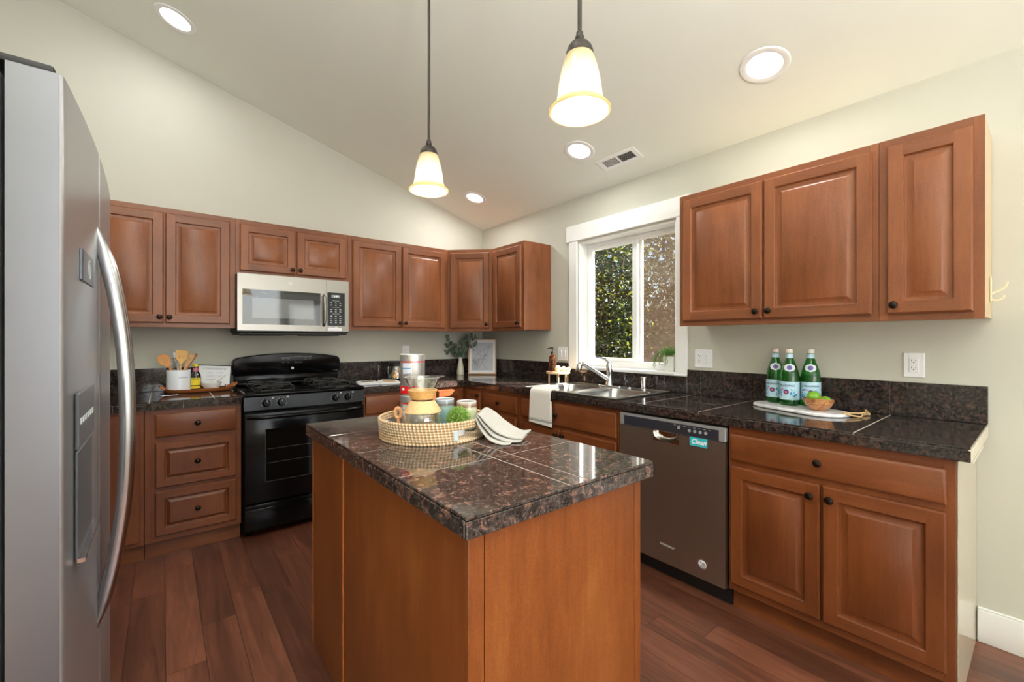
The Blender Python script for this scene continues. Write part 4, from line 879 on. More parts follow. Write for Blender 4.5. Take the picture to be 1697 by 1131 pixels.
# stacked coffee tins
MTIN = plain('tin_silver', srgb(198, 198, 196), 0.3, metal=0.75)
MRED = plain('red_print', srgb(214, 24, 34), 0.35); MBLU = plain('blue_print', srgb(48, 132, 186), 0.35); MPAP = plain('pale_label', srgb(205, 210, 224), 0.5)
def arc_band(mb, c, r, a0, a1, z0, z1, n=14):
    mb.add([(c[0] + r * math.cos(a0 + (a1 - a0) * k / n), c[1] + r * math.sin(a0 + (a1 - a0) * k / n), zz) for zz in (z0, z1) for k in range(n + 1)], [(k, k + 1, n + 2 + k, n + 1 + k) for k in range(n)], True)
def tin(c, z0, h, label, red_low):
    r = 0.047; root = thing('coffee_tin', (c[0], c[1], z0), label, 'tin'); va = math.atan2(cob.location.y - c[1], cob.location.x - c[0])
    mb = MB(); mb.lathe([(r - 0.001, z0), (r, z0 + 0.002), (r, z0 + h - 0.022)], (*c, 0), 40, cap0=True, cap1=True); build('tin_body', mb, MTIN, root)
    mb = MB(); mb.lathe([(r + 0.0012, z0 + h - 0.022), (r + 0.0012, z0 + h - 0.003), (r - 0.001, z0 + h), (r - 0.004, z0 + h - 0.002)], (*c, 0), 40, cap0=True, cap1=True); build('lid', mb, MTIN, root)
    mb = MB(); arc_band(mb, c, r + 0.0005, va - PI, va + PI, z0 + h - 0.031, z0 + h - 0.027, 40); build('red_stripe', mb, MRED, root)
    mb = MB(); arc_band(mb, c, r + 0.0006, va + 0.35 - 1.2 + 0.0, va - 0.05, z0 + h - 0.075, z0 + h - 0.034); build('paper_label', mb, MPAP, root)
    mb = MB(); arc_band(mb, c, r + 0.0009, va - 0.85, va - 0.15, z0 + h - 0.056, z0 + h - 0.052); build('blue_stripe', mb, MBLU, root)
    if red_low:
        mb = MB(); arc_band(mb, c, r + 0.0006, va - 1.35, va + 0.55, z0 + 0.006, z0 + 0.036); rd = build('red_band', mb, MRED, root)
        mb = MB(); arc_band(mb, c, r + 0.0010, va - 0.95, va - 0.68, z0 + 0.02, z0 + 0.03, 4); build('white_mark', mb, MWHT, rd)
        mb = MB()
        for k in range(4): arc_band(mb, c, r + 0.0008, va - 0.5, va - 0.1, z0 + 0.062 + k * 0.007, z0 + 0.0645 + k * 0.007, 6)
        build('small_print', mb, plain('grey_print', srgb(150, 150, 160), 0.5), root)
    return root
tin((-1.917, -2.272), ZT, 0.128, 'silver coffee tin with red stripe, lower one of the stack in the tray', False)
tin((-1.917, -2.272), ZT + 0.1285, 0.158, 'tall silver coffee tin with red band, stacked on top of the other tin', True)
# wooden scoop leaning by the tins
mb = MB(); sc = Vector((-1.975, -2.268, ZT + 0.062)); rt_ = Vector((0.777, -0.629, 0))
mb.tube([sc + rt_ * (0.012 * math.cos(a)) + Vector((0, 0, 0.019 * math.sin(a))) for a in [2 * PI * k / 20 for k in range(20)]], 0.0065, 10, closed=True)
mb.tube([sc + Vector((0, 0, -0.018)), sc + Vector((0.004, 0.001, -0.061))], 0.006, 10)
build('wooden_scoop', mb, plain('peach_wood', srgb(232, 178, 132), 0.5), label='peach wooden scoop with ring handle beside the tins in the tray', cat='scoop')
def glaze(name, stops):
    t = NT(name); zz = t.new('ShaderNodeSeparateXYZ', {0: t.new('ShaderNodeTexCoord').outputs['Object']}).outputs[2]
    f = t.math('ADD', t.math('DIVIDE', zz, 0.11), t.math('MULTIPLY', t.math('SUBTRACT', t.noise(t.obj(), 30, 3), 0.5), 0.12))
    return t.done(t.bsdf(color=t.ramp(f, stops), rough=0.15, coat=0.5))
def mug(c, mat, label, hang):
    root = thing('mug', (c[0], c[1], ZT), label, 'mug'); z = ZT
    pf = [(0.001, z), (0.030, z), (0.035, z + 0.004), (0.0385, z + 0.02), (0.039, z + 0.07), (0.0375, z + 0.104), (0.0365, z + 0.107), (0.0345, z + 0.105), (0.035, z + 0.07), (0.034, z + 0.02), (0.028, z + 0.006), (0.001, z + 0.005)]
    mb = MB(); mb.lathe(pf, (*c, 0), 36); build('mug_body', mb, mat, root)
    d = Vector((math.cos(hang), math.sin(hang), 0)); o = Vector((*c, z))
    mb = MB(); mb.tube([o + d * (0.037 + q[0]) + Vector((0, 0, q[1])) for q in ((0, 0.085), (0.018, 0.086), (0.026, 0.07), (0.026, 0.045), (0.016, 0.03), (0, 0.027))], 0.005, 8); build('handle', mb, mat, root)
    mb = MB(); mb.lathe([(0.0372, z + 0.1045), (0.0366, z + 0.1078), (0.0343, z + 0.1072), (0.0341, z + 0.104)], (*c, 0), 36); build('rim', mb, MWHT, root)
mug((-1.803, -2.322), glaze('teal_glaze', [(0.0, srgb(120, 160, 160)), (0.4, srgb(120, 168, 176)), (0.7, srgb(158, 196, 192)), (0.8, srgb(120, 100, 88)), (0.86, srgb(140, 152, 164)), (1.0, srgb(170, 182, 190))]), 'teal glazed mug standing behind the glass carafe in the tray', 1.2)
mug((-1.770, -2.432), glaze('sage_glaze', [(0.0, srgb(190, 204, 170)), (0.6, srgb(206, 212, 176)), (0.74, srgb(196, 202, 168)), (0.8, srgb(128, 96, 74)), (0.88, srgb(150, 128, 108)), (1.0, srgb(222, 218, 205))]), 'sage green mug with a brown band, behind the little plant', 0.9)
def leafcloud(mb, n, gen, size, rnd, fold=0.35, ar=0.55, nrm=None):
    for i in range(n):
        c = Vector(gen()); sz = size * rnd.uniform(0.6, 1.25)
        d = Vector((rnd.gauss(0, 1), rnd.gauss(0, 1), rnd.gauss(0, 0.7))).normalized(); q = d.orthogonal().normalized()
        q = (Matrix.Rotation(rnd.uniform(0, 2 * PI), 3, d) @ q); w = d.cross(q)
        a = c - d * sz / 2; b = c + d * sz / 2; l = c + q * sz * ar / 2 + w * sz * fold * 0.3; r = c - q * sz * ar / 2 + w * sz * fold * 0.3
        mb.add([a, l, b, r], [(0, 1, 2), (0, 2, 3)], False)
def leafmat(name, c1, c2, tr=0.35, rough=0.45, scale=9):
    t = NT(name); c = t.ramp(t.noise(t.obj(), scale, 3, 0.7), [(0.35, c1), (0.65, c2)])
    a = t.bsdf(color=c, rough=rough); b = t.new('ShaderNodeBsdfTranslucent', {0: c})
    return t.done(t.new('ShaderNodeMixShader', {0: tr, 1: a.outputs[0], 2: b.outputs[0]}))
rnd = random.Random(11)
tp = thing('small_plant', (-1.849, -2.5, ZT), 'small bright green mossy plant in front of the mugs in the tray', 'plant')
mb = MB(); mb.lathe([(0.001, ZT), (0.022, ZT), (0.028, ZT + 0.04), (0.026, ZT + 0.04), (0.02, ZT + 0.012), (0.001, ZT + 0.01)], (-1.849, -2.5, 0), 24); build('pot', mb, MWHT, tp)
mb = MB()
def g_():
    while True:
        p = Vector((rnd.uniform(-1, 1), rnd.uniform(-1, 1), rnd.uniform(-1, 1)))
        if p.length < 1: break
    p = p.normalized() * (0.45 + 0.75 * rnd.random() ** 0.7)
    return (-1.849 + p.x * 0.036, -2.5 + p.y * 0.036, ZT + 0.062 + p.z * 0.034)
leafcloud(mb, 2000, g_, 0.009, rnd); build('foliage', mb, leafmat('lime_moss', srgb(110, 160, 60), srgb(178, 208, 112), 0.4, scale=90), tp)
# grey linen napkin draped over the tray rim
MLIN = plain('grey_linen', srgb(178, 175, 168), 0.85, var=0.03, vscale=120, bump=0.3, bscale=900, sheen=0.3)
def drape(name, secs, th, mat, parent=None, n=12, wav=0.0, **kw):
    """cloth strip through (left,right) point pairs, smoothly interpolated, with thickness th"""
    S = [(Vector(a), Vector(b)) for a, b in secs]; P = []
    for i in range(len(S) - 1):
        for k in range(6 if i < len(S) - 2 else 7):
            u = k / 6; g = lambda j, e: S[max(0, min(len(S) - 1, j))][e]
            def cr(e):
                p0, p1, p2, p3 = g(i - 1, e), g(i, e), g(i + 1, e), g(i + 2, e)
                return 0.5 * ((2 * p1) + (p2 - p0) * u + (2 * p0 - 5 * p1 + 4 * p2 - p3) * u * u + (3 * p1 - p0 - 3 * p2 + p3) * u ** 3)
            P.append((cr(0), cr(1)))
    rows = []
    for i, (a, b) in enumerate(P):
        t0 = (P[min(i + 1, len(P) - 1)][0] - P[max(i - 1, 0)][0]); nn = t0.cross(b - a).normalized()
        if nn.z < -0.05: nn = -nn
        top = [a.lerp(b, k / n) + nn * (wav * math.sin(k / n * 9 + i * 0.12)) for k in range(n + 1)]
        rows.append([p + nn * th * 0.5 for p in top] + [p - nn * th * 0.5 for p in reversed(top)])
    mb = MB(); mb.loft(rows, True, True, True, True); return build(name, mb, mat, parent, sharp=60, **kw)
nk = thing('napkin', (-1.74, -2.6, CT), 'light grey folded linen napkin draped over the tray rim onto the island', 'napkin')
drape('upper_fold', [((-1.822, -2.545, 0.958), (-1.727, -2.462, 0.965)), ((-1.812, -2.566, 1.0005), (-1.703, -2.458, 1.002)), ((-1.803, -2.60, 0.978), (-1.68, -2.485, 0.992)), ((-1.775, -2.62, 0.946), (-1.652, -2.53, 0.955)), ((-1.745, -2.66, 0.928), (-1.640, -2.60, 0.932)), ((-1.715, -2.695, 0.926), (-1.632, -2.648, 0.938))], 0.0035, MLIN, nk, wav=0.0015)
drape('middle_fold', [((-1.826, -2.55, 0.953), (-1.735, -2.468, 0.958)), ((-1.818, -2.568, 0.9965), (-1.708, -2.462, 0.998)), ((-1.811, -2.60, 0.970), (-1.695, -2.495, 0.983)), ((-1.79, -2.63, 0.934), (-1.68, -2.545, 0.944)), ((-1.765, -2.68, 0.920), (-1.68, -2.62, 0.924)), ((-1.73, -2.705, 0.919), (-1.66, -2.66, 0.926))], 0.003, MLIN, nk)
drape('lower_fold', [((-1.832, -2.553, 0.948), (-1.742, -2.474, 0.953)), ((-1.826, -2.569, 0.9925), (-1.716, -2.468, 0.994)), ((-1.826, -2.60, 0.962), (-1.73, -2.51, 0.974)), ((-1.815, -2.64, 0.927), (-1.75, -2.57, 0.932)), ((-1.80, -2.685, 0.917), (-1.73, -2.64, 0.918)), ((-1.778, -2.708, 0.918), (-1.735, -2.675, 0.921))], 0.0025, MLIN, nk)
# ------------------------------------------------------------ towel over the counter edge at the sink
t = NT('striped_towel'); xyz = t.new('ShaderNodeSeparateXYZ', {0: t.new('ShaderNodeTexCoord').outputs['Object']}); zz = xyz.outputs[2]
s1 = t.math('MULTIPLY', t.math('GREATER_THAN', zz, 0.028), t.math('LESS_THAN', zz, 0.042)); s2 = t.math('MULTIPLY', t.math('GREATER_THAN', zz, 0.0465), t.math('LESS_THAN', zz, 0.0485))
MTOW = t.done(t.bsdf(color=t.mix(t.math('MAXIMUM', s1, s2), srgb(232, 230, 222), srgb(160, 166, 162)), rough=0.9, normal=t.bump(t.noise(t.obj(), 500, 2), 0.3, 0.001), sheen=0.3))
tw = thing('hand_towel', (-0.65, -1.63, 0.675), 'off-white hand towel with grey stripe hanging over the counter edge at the sink', 'towel')
drape('towel_front', [((-0.55, -1.53, 0.929), (-0.55, -1.715, 0.929)), ((-0.60, -1.53, 0.929), (-0.60, -1.72, 0.929)), ((-0.632, -1.53, 0.926), (-0.632, -1.725, 0.926)), ((-0.648, -1.528, 0.908), (-0.648, -1.727, 0.908)), ((-0.653, -1.527, 0.86), (-0.653, -1.73, 0.86)), ((-0.655, -1.524, 0.77), (-0.655, -1.732, 0.765)), ((-0.656, -1.52, 0.69), (-0.656, -1.733, 0.682))], 0.006, MTOW, tw, wav=0.001)
drape('towel_back', [((-0.645, -1.535, 0.85), (-0.645, -1.735, 0.85)), ((-0.647, -1.532, 0.78), (-0.647, -1.742, 0.78)), ((-0.648, -1.528, 0.695), (-0.648, -1.742, 0.676))], 0.004, MTOW, tw)
# ------------------------------------------------------------ soap riser with bottle and scrub balls
rs = thing('wooden_riser', (-0.123, -1.277, CT), 'small round pale wood riser on thin legs left of the sink', 'stand')
MPW = plain('pale_wood', srgb(226, 190, 152), 0.5, var=0.1, vscale=20)
mb = MB(); mb.lathe([(0.001, 0.987), (0.098, 0.987), (0.1, 0.989), (0.1, 1.003), (0.098, 1.005), (0.001, 1.005)], (-0.123, -1.277, 0), 48); build('round_top', mb, MPW, rs)
for a in (-2.35, -1.5, -0.6, 0.9, 2.6):
    mb = MB(); q = (-0.123 + 0.078 * math.cos(a), -1.277 + 0.078 * math.sin(a)); mb.lathe([(0.007, CT + 0.0005), (0.007, 0.987)], (*q, 0), 12, cap0=True, cap1=True); build('leg', mb, MPW, rs)
sb = thing('soap_bottle', (-0.155, -1.245, 1.0055), 'amber pump soap bottle standing on the small wooden riser', 'soap bottle')
t = NT('amber_glass'); MAMB = t.done(t.bsdf(color=srgb(170, 98, 40), rough=0.04, trans=0.92, ior=1.45))
bc = (-0.155, -1.245, 0); zb_ = 1.0058
mb = MB(); mb.lathe([(0.001, zb_), (0.029, zb_), (0.032, zb_ + 0.004), (0.032, zb_ + 0.105), (0.029, zb_ + 0.12), (0.018, zb_ + 0.134), (0.0135, zb_ + 0.138), (0.0135, zb_ + 0.145)], bc, 32, cap1=True); build('amber_body', mb, MAMB, sb)
mb = MB(); mb.lathe([(0.0155, zb_ + 0.142), (0.0155, zb_ + 0.16), (0.012, zb_ + 0.163), (0.005, zb_ + 0.165), (0.005, zb_ + 0.185), (0.011, zb_ + 0.187), (0.011, zb_ + 0.198), (0.008, zb_ + 0.2)], bc, 24, cap0=True, cap1=True)
mb.tube([(bc[0], bc[1], zb_ + 0.193), (bc[0] - 0.02, bc[1] + 0.018, zb_ + 0.194), (bc[0] - 0.033, bc[1] + 0.029, zb_ + 0.187)], [0.006, 0.005, 0.004], 10); build('pump', mb, MBLKM, sb)
MSC = plain('pale_fibre', srgb(240, 226, 180), 0.9, var=0.12, vscale=60, bump=0.6, bscale=160)
for i, (x, y, r, nm) in enumerate(((-0.17, -1.318, 0.026, 'pale fibre scrub ball on the riser, largest and nearest the amber bottle'), (-0.122, -1.338, 0.022, 'pale fibre scrub ball in the middle of three on the riser'), (-0.083, -1.352, 0.018, 'smallest pale scrub ball, rightmost on the riser'))):
    rb = random.Random(i); mb = MB(); mb.sphere((x, y, 1.0058 + r * 0.97), r, 22, jit=0.02, rnd=rb); build('scrub_ball', mb, MSC, label=nm, cat='scrub ball', group='scrub balls on the riser')
# ------------------------------------------------------------ corner: vase with eucalyptus, framed print
vs_ = thing('vase', (-0.34, -0.105, CT), 'slim cream bottle vase holding eucalyptus in the counter corner', 'vase')
mb = MB(); mb.lathe([(0.001, CT + 0.001), (0.034, CT + 0.001), (0.037, CT + 0.006), (0.034, CT + 0.05), (0.026, CT + 0.1), (0.018, CT + 0.14), (0.0165, CT + 0.165), (0.018, CT + 0.178), (0.0155, CT + 0.178), (0.0145, CT + 0.16), (0.016, CT + 0.13), (0.001, CT + 0.03)], (-0.34, -0.105, 0), 36); build('vase_body', mb, plain('cream_ceramic', srgb(226, 220, 200), 0.35), vs_)
eu = thing('eucalyptus_sprigs', (-0.34, -0.105, CT + 0.17), 'dusty green eucalyptus sprigs standing in the cream vase', 'foliage')
rnd = random.Random(3); mbs = MB(); mbl = MB()
for k, (dx, dz) in enumerate(((-0.17, 0.13), (-0.12, 0.2), (-0.06, 0.14), (0.04, 0.2), (0.09, 0.23), (0.14, 0.21), (0.16, 0.15), (0.02, 0.09), (-0.15, 0.06), (0.07, 0.12))):
    o = Vector((-0.34, -0.105, CT + 0.1)); dv = Vector((0.777, -0.629, 0)) * dx + Vector((-0.4, -0.6, 0)) * rnd.uniform(-0.03, 0.09)
    e_ = Vector((-0.34, -0.105, CT + 0.175)) + dv + Vector((0, 0, dz)); m_ = Vector((-0.34, -0.105, CT + 0.18)); m2 = m_.lerp(e_, 0.55) + Vector((0, 0, 0.02))
    pts = [o, m_, m2, e_]; mbs.tube(pts, [0.0018, 0.0018, 0.0015, 0.0009], 6)
    for i in range(9):
        u = 0.15 + 0.85 * i / 8; p = m_.lerp(m2, min(1, u * 1.8)) if u < 0.55 else m2.lerp(e_, (u - 0.55) / 0.45)
        for s in (-1, 1):
            nrm = Vector((rnd.uniform(-0.8, 0.2) - 0.3, rnd.uniform(-0.9, 0), rnd.uniform(-0.3, 0.8))).normalized(); ax = nrm.orthogonal().normalized(); ax = Matrix.Rotation(rnd.uniform(0, 6.28), 3, nrm) @ ax; bx2 = nrm.cross(ax)
            r_ = rnd.uniform(0.012, 0.021); c_ = p + ax * r_ * s * 1.1
            vs2 = [c_ + ax * r_ * math.cos(a) + bx2 * r_ * 0.8 * math.sin(a) + nrm * (0.25 * r_ * math.sin(a) ** 2) for a in [2 * PI * j / 10 for j in range(10)]]
            mbl.add([c_] + vs2, [(0, 1 + j, 1 + (j + 1) % 10) for j in range(10)], True)
def clampw(mb):
    for v in mb.v: v.y = min(v.y, -0.012); v.x = min(v.x, -0.012); v.z = min(v.z, 1.333 if v.x > -0.63 and v.y > -0.63 else 9)
clampw(mbl); clampw(mbs)
build('stems', mbs, plain('stem_green', srgb(92, 98, 70), 0.6), eu); build('leaves', mbl, leafmat('eucalyptus', srgb(74, 92, 76), srgb(118, 134, 116), 0.15, 0.6, 20), eu)
pf_ = thing('framed_print', (-0.15, -0.22, CT), 'light wood framed branch drawing leaning in the counter corner', 'framed picture')
u_ = Vector((0.777, -0.629, 0)); n_ = Vector((-0.629, -0.777, 0)); th_ = math.radians(9)
vv_ = Vector((0, 0, 1)) * math.cos(th_) - n_ * math.sin(th_); ww = n_ * math.cos(th_) + Vector((0, 0, 1)) * math.sin(th_)
T = frame(Vector((-0.162, -0.232, CT + 0.002)), u_, vv_, ww); MFW = plain('frame_oak', srgb(196, 158, 124), 0.45, var=0.08, vscale=15)
WF, HF = 0.285, 0.362
mb = MB(T)
for q in ((-WF / 2, -WF / 2 + 0.012, 0, HF), (WF / 2 - 0.012, WF / 2, 0, HF), (-WF / 2 + 0.012, WF / 2 - 0.012, 0, 0.012), (-WF / 2 + 0.012, WF / 2 - 0.012, HF - 0.012, HF)): mb.box(*q, 0, 0.022, 0.001)
build('frame_moulding', mb, MFW, pf_)
mb = MB(T); mb.box(-WF / 2 + 0.012, WF / 2 - 0.012, 0.012, HF - 0.012, 0.002, 0.010); build('mat_board', mb, MWHT, pf_)
mb = MB(T); mb.box(-WF / 2 + 0.034, WF / 2 - 0.034, 0.038, HF - 0.036, 0.010, 0.011); pp = build('print_paper', mb, plain('print_grey', srgb(196, 198, 206), 0.7, var=0.05, vscale=12), pf_)
mb = MB(T); rnd = random.Random(8)
def branch(p, a, L, r, d):
    q = p
    for i in range(5):
        a += rnd.uniform(-0.18, 0.18); n2_ = (q[0] + L / 5 * math.cos(a), q[1] + L / 5 * math.sin(a))
        if not (-WF / 2 + 0.04 < n2_[0] < WF / 2 - 0.04 and 0.045 < n2_[1] < HF - 0.042): return
        dx, dy = n2_[0] - q[0], n2_[1] - q[1]; l = math.hypot(dx, dy) or 1; ox, oy = -dy / l * r, dx / l * r
        mb.add([(q[0] + ox, q[1] + oy, 0.0114), (n2_[0] + ox, n2_[1] + oy, 0.0114), (n2_[0] - ox, n2_[1] - oy, 0.0114), (q[0] - ox, q[1] - oy, 0.0114)], [(0, 1, 2, 3)], False)
        q = n2_
        if d > 0 and i > 0: branch(q, a + rnd.choice((-1, 1)) * rnd.uniform(0.4, 0.9), L * 0.5, r * 0.7, d - 1)
branch((0.085, 0.30), math.radians(248), 0.24, 0.0013, 3); branch((0.085, 0.30), math.radians(205), 0.2, 0.0011, 3); branch((0.04, 0.2), math.radians(225), 0.17, 0.0009, 3)
build('branch_drawing', mb, plain('pencil', srgb(96, 92, 98), 0.7), pp)
# ------------------------------------------------------------ open book, onion, pasta jar right of the stove
bk = thing('open_book', (-1.31, -0.42, CT), 'open cookbook lying on the counter just right of the stove', 'book')
T = Matrix.Translation((-1.315, -0.42, CT + 0.001)) @ Matrix.Rotation(math.radians(-14), 4, 'Z')
mb = MB(T); mb.box(-0.165, 0.165, -0.125, 0.125, 0, 0.003, 0.001); build('cover', mb, plain('book_cover', srgb(190, 196, 205), 0.5), bk)
for sgn in (-1, 1):
    prof = []
    for k in range(11):
        u = k / 10; prof.append((sgn * (0.002 + 0.158 * u), 0.004 + 0.016 * math.sin(min(1, u * 3.0) * PI / 2) * (1 - 0.55 * u)))
    mb = MB(T); mb.loft([[(x, y, h) for x, h in prof] + [(prof[-1][0], y, 0.0035), (prof[0][0], y, 0.0035)] for y in (-0.12, 0.12)], True, True, True, True)
    pg = build('page_block', mb, plain('paper_white', srgb(228, 228, 226), 0.6), bk)
    mb = MB(T)
    for j in range(3):
        for k in range(8):
            pass
    y0_, y1_ = ((-0.02, 0.1) if sgn < 0 else (-0.09, 0.06)); x0_, x1_ = (2, 9)
    mb.add([(prof[k][0], y, prof[k][1] + 0.0006) for y in (y0_, y1_) for k in range(x0_, x1_)], [(k, k + 1, 7 + k + 1, 7 + k) for k in range(6)], True)
    build('page_photo', mb, plain('photo_brown' if sgn < 0 else 'photo_tan', srgb(130, 112, 92) if sgn < 0 else srgb(188, 150, 110), 0.5, var=0.35, vscale=30), pg)
mb = MB(); mb.sphere((-1.145, -0.36, CT + 0.044), 0.021, 18, sz=0.85); mb.lathe([(0.006, CT + 0.059), (0.003, CT + 0.066), (0.001, CT + 0.07)], (-1.145, -0.36, 0), 10, cap1=True); build('garlic_bulb', mb, plain('golden_skin', srgb(214, 172, 110), 0.5), label='small golden bulb resting on the open book page', cat='vegetable')
jr = thing('pasta_jar', (-1.035, -0.13, CT), 'glass jar with black lid filled with tan pasta nests, behind the tins', 'jar'); jc = (-1.035, -0.13, 0)
mb = MB(); mb.lathe([(0.001, CT + 0.001), (0.07, CT + 0.001), (0.074, CT + 0.006), (0.074, CT + 0.105), (0.066, CT + 0.118), (0.066, CT + 0.122), (0.064, CT + 0.118), (0.072, CT + 0.104), (0.072, CT + 0.008), (0.001, CT + 0.004)], jc, 36); build('glass_body', mb, MCLR, jr)
mb = MB(); mb.lathe([(0.001, CT + 0.119), (0.071, CT + 0.119), (0.072, CT + 0.121), (0.072, CT + 0.143), (0.068, CT + 0.147), (0.001, CT + 0.148)], jc, 36); build('lid', mb, MBLKM, jr)
rnd = random.Random(21)
pn = plain('pasta_tan', srgb(206, 166, 120), 0.6, var=0.1)
for k in range(7):
    mb = MB(); a = rnd.uniform(0, 6.28); R = 0.035 if k % 4 else 0.0; c_ = Vector((jc[0] + R * math.cos(k * 2.1), jc[1] + R * math.sin(k * 2.1), CT + 0.03 + 0.027 * (k // 3)))
    for j in range(5):
        tilt = Euler((rnd.uniform(-0.7, 0.7), rnd.uniform(-0.7, 0.7), 0)).to_matrix(); rr = rnd.uniform(0.014, 0.026)
        mb.tube([c_ + tilt @ Vector((rr * math.cos(b_), rr * math.sin(b_), 0)) for b_ in [2 * PI * q / 14 for q in range(14)]], 0.0028, 6, closed=True)
    build('pasta_nest', mb, pn, jr)
# ------------------------------------------------------------ left counter: rattan tray, crock, utensils, bottle, sign, mortar
RT = (-2.478, -0.19)
t = NT('rattan'); xyz = t.new('ShaderNodeSeparateXYZ', {0: t.obj()}); ck_ = t.math('MULTIPLY', t.math('SINE', t.math('MULTIPLY', xyz.outputs[0], 520.0)), t.math('SINE', t.math('MULTIPLY', xyz.outputs[2], 700.0)))
MRAT = t.done(t.bsdf(color=t.ramp(ck_, [(0.35, srgb(176, 98, 46)), (0.65, srgb(214, 142, 84))]), rough=0.55, normal=t.bump(ck_, 0.4, 0.002)))
rt2 = thing('rattan_tray', (RT[0], RT[1], CT), 'shallow oval orange rattan tray under the utensil crock, left of the stove', 'tray')
def oval(ax, ay, z, lift=0.0, n=56, nx=2.6):
    out = []
    for k in range(n):
        a = 2 * PI * k / n; c, s = math.cos(a), math.sin(a)
        x = ax * math.copysign(abs(c) ** (2 / nx), c); y = ay * math.copysign(abs(s) ** (2 / nx), s)
        out.append((RT[0] + x, RT[1] + y, z + lift * max(0, abs(x) / ax - 0.72) ** 1.5 * 6))
    return out
mb = MB(); mb.loft([oval(0.17, 0.085, CT + 0.001), oval(0.185, 0.098, CT + 0.008), oval(0.2, 0.108, CT + 0.022, 0.012), oval(0.206, 0.111, CT + 0.026, 0.02), oval(0.2, 0.105, CT + 0.026, 0.02), oval(0.18, 0.094, CT + 0.012), oval(0.165, 0.08, CT + 0.009)], True, True, True, True); build('tray_body', mb, MRAT, rt2)
for s in (-1, 1):
    mb = MB(); X0 = RT[0] + s * 0.185
    mb.tube([(X0, RT[1] - 0.055, CT + 0.028), (X0 + s * 0.022, RT[1] - 0.04, CT + 0.044), (X0 + s * 0.03, RT[1], CT + 0.05), (X0 + s * 0.022, RT[1] + 0.04, CT + 0.044), (X0, RT[1] + 0.055, CT + 0.028)], 0.006, 10); build('handle', mb, MRAT, rt2)
ZR = CT + 0.0098
cr_ = (-2.592, -0.168); rk = 0.066
ck2 = thing('utensil_crock', (cr_[0], cr_[1], ZR), 'white ceramic utensil crock on the rattan tray', 'crock')
mb = MB(); mb.lathe([(0.001, ZR), (rk - 0.003, ZR), (rk, ZR + 0.004), (rk, ZR + 0.138), (rk - 0.002, ZR + 0.141), (rk - 0.006, ZR + 0.138), (rk - 0.006, ZR + 0.008), (0.001, ZR + 0.006)], (*cr_, 0), 44); build('crock_body', mb, plain('white_ceramic', srgb(222, 228, 236), 0.3), ck2)
def facing(c, z, rot=0.0):
    d = Vector((cob.location.x - c[0], cob.location.y - c[1], 0)).normalized(); d = Matrix.Rotation(rot, 3, 'Z') @ d
    return frame((c[0], c[1], z), d.cross(Vector((0, 0, -1))).normalized() * 1.0, (0, 0, 1), d) if False else frame((c[0], c[1], z), Vector((0, 0, 1)).cross(d).normalized(), (0, 0, 1), d)
bendr = lambda r: (lambda v: (r * math.sin(v.x / r), v.y, r * math.cos(v.x / r) + v.z))
text('lettering', 'UTENSILS', 0.012, plain('grey_ink', srgb(88, 90, 96), 0.5), ck2, facing(cr_, ZR + 0.092, 0.42), bend=bendr(rk + 0.0004), spacing=1.1)
MSP = plain('bamboo_light', srgb(226, 176, 104), 0.45, var=0.1, vscale=18); MSP2 = plain('bamboo_orange', srgb(220, 150, 82), 0.45, var=0.12, vscale=18); MSP3 = plain('beech', srgb(206, 160, 112), 0.5, var=0.08, vscale=18)
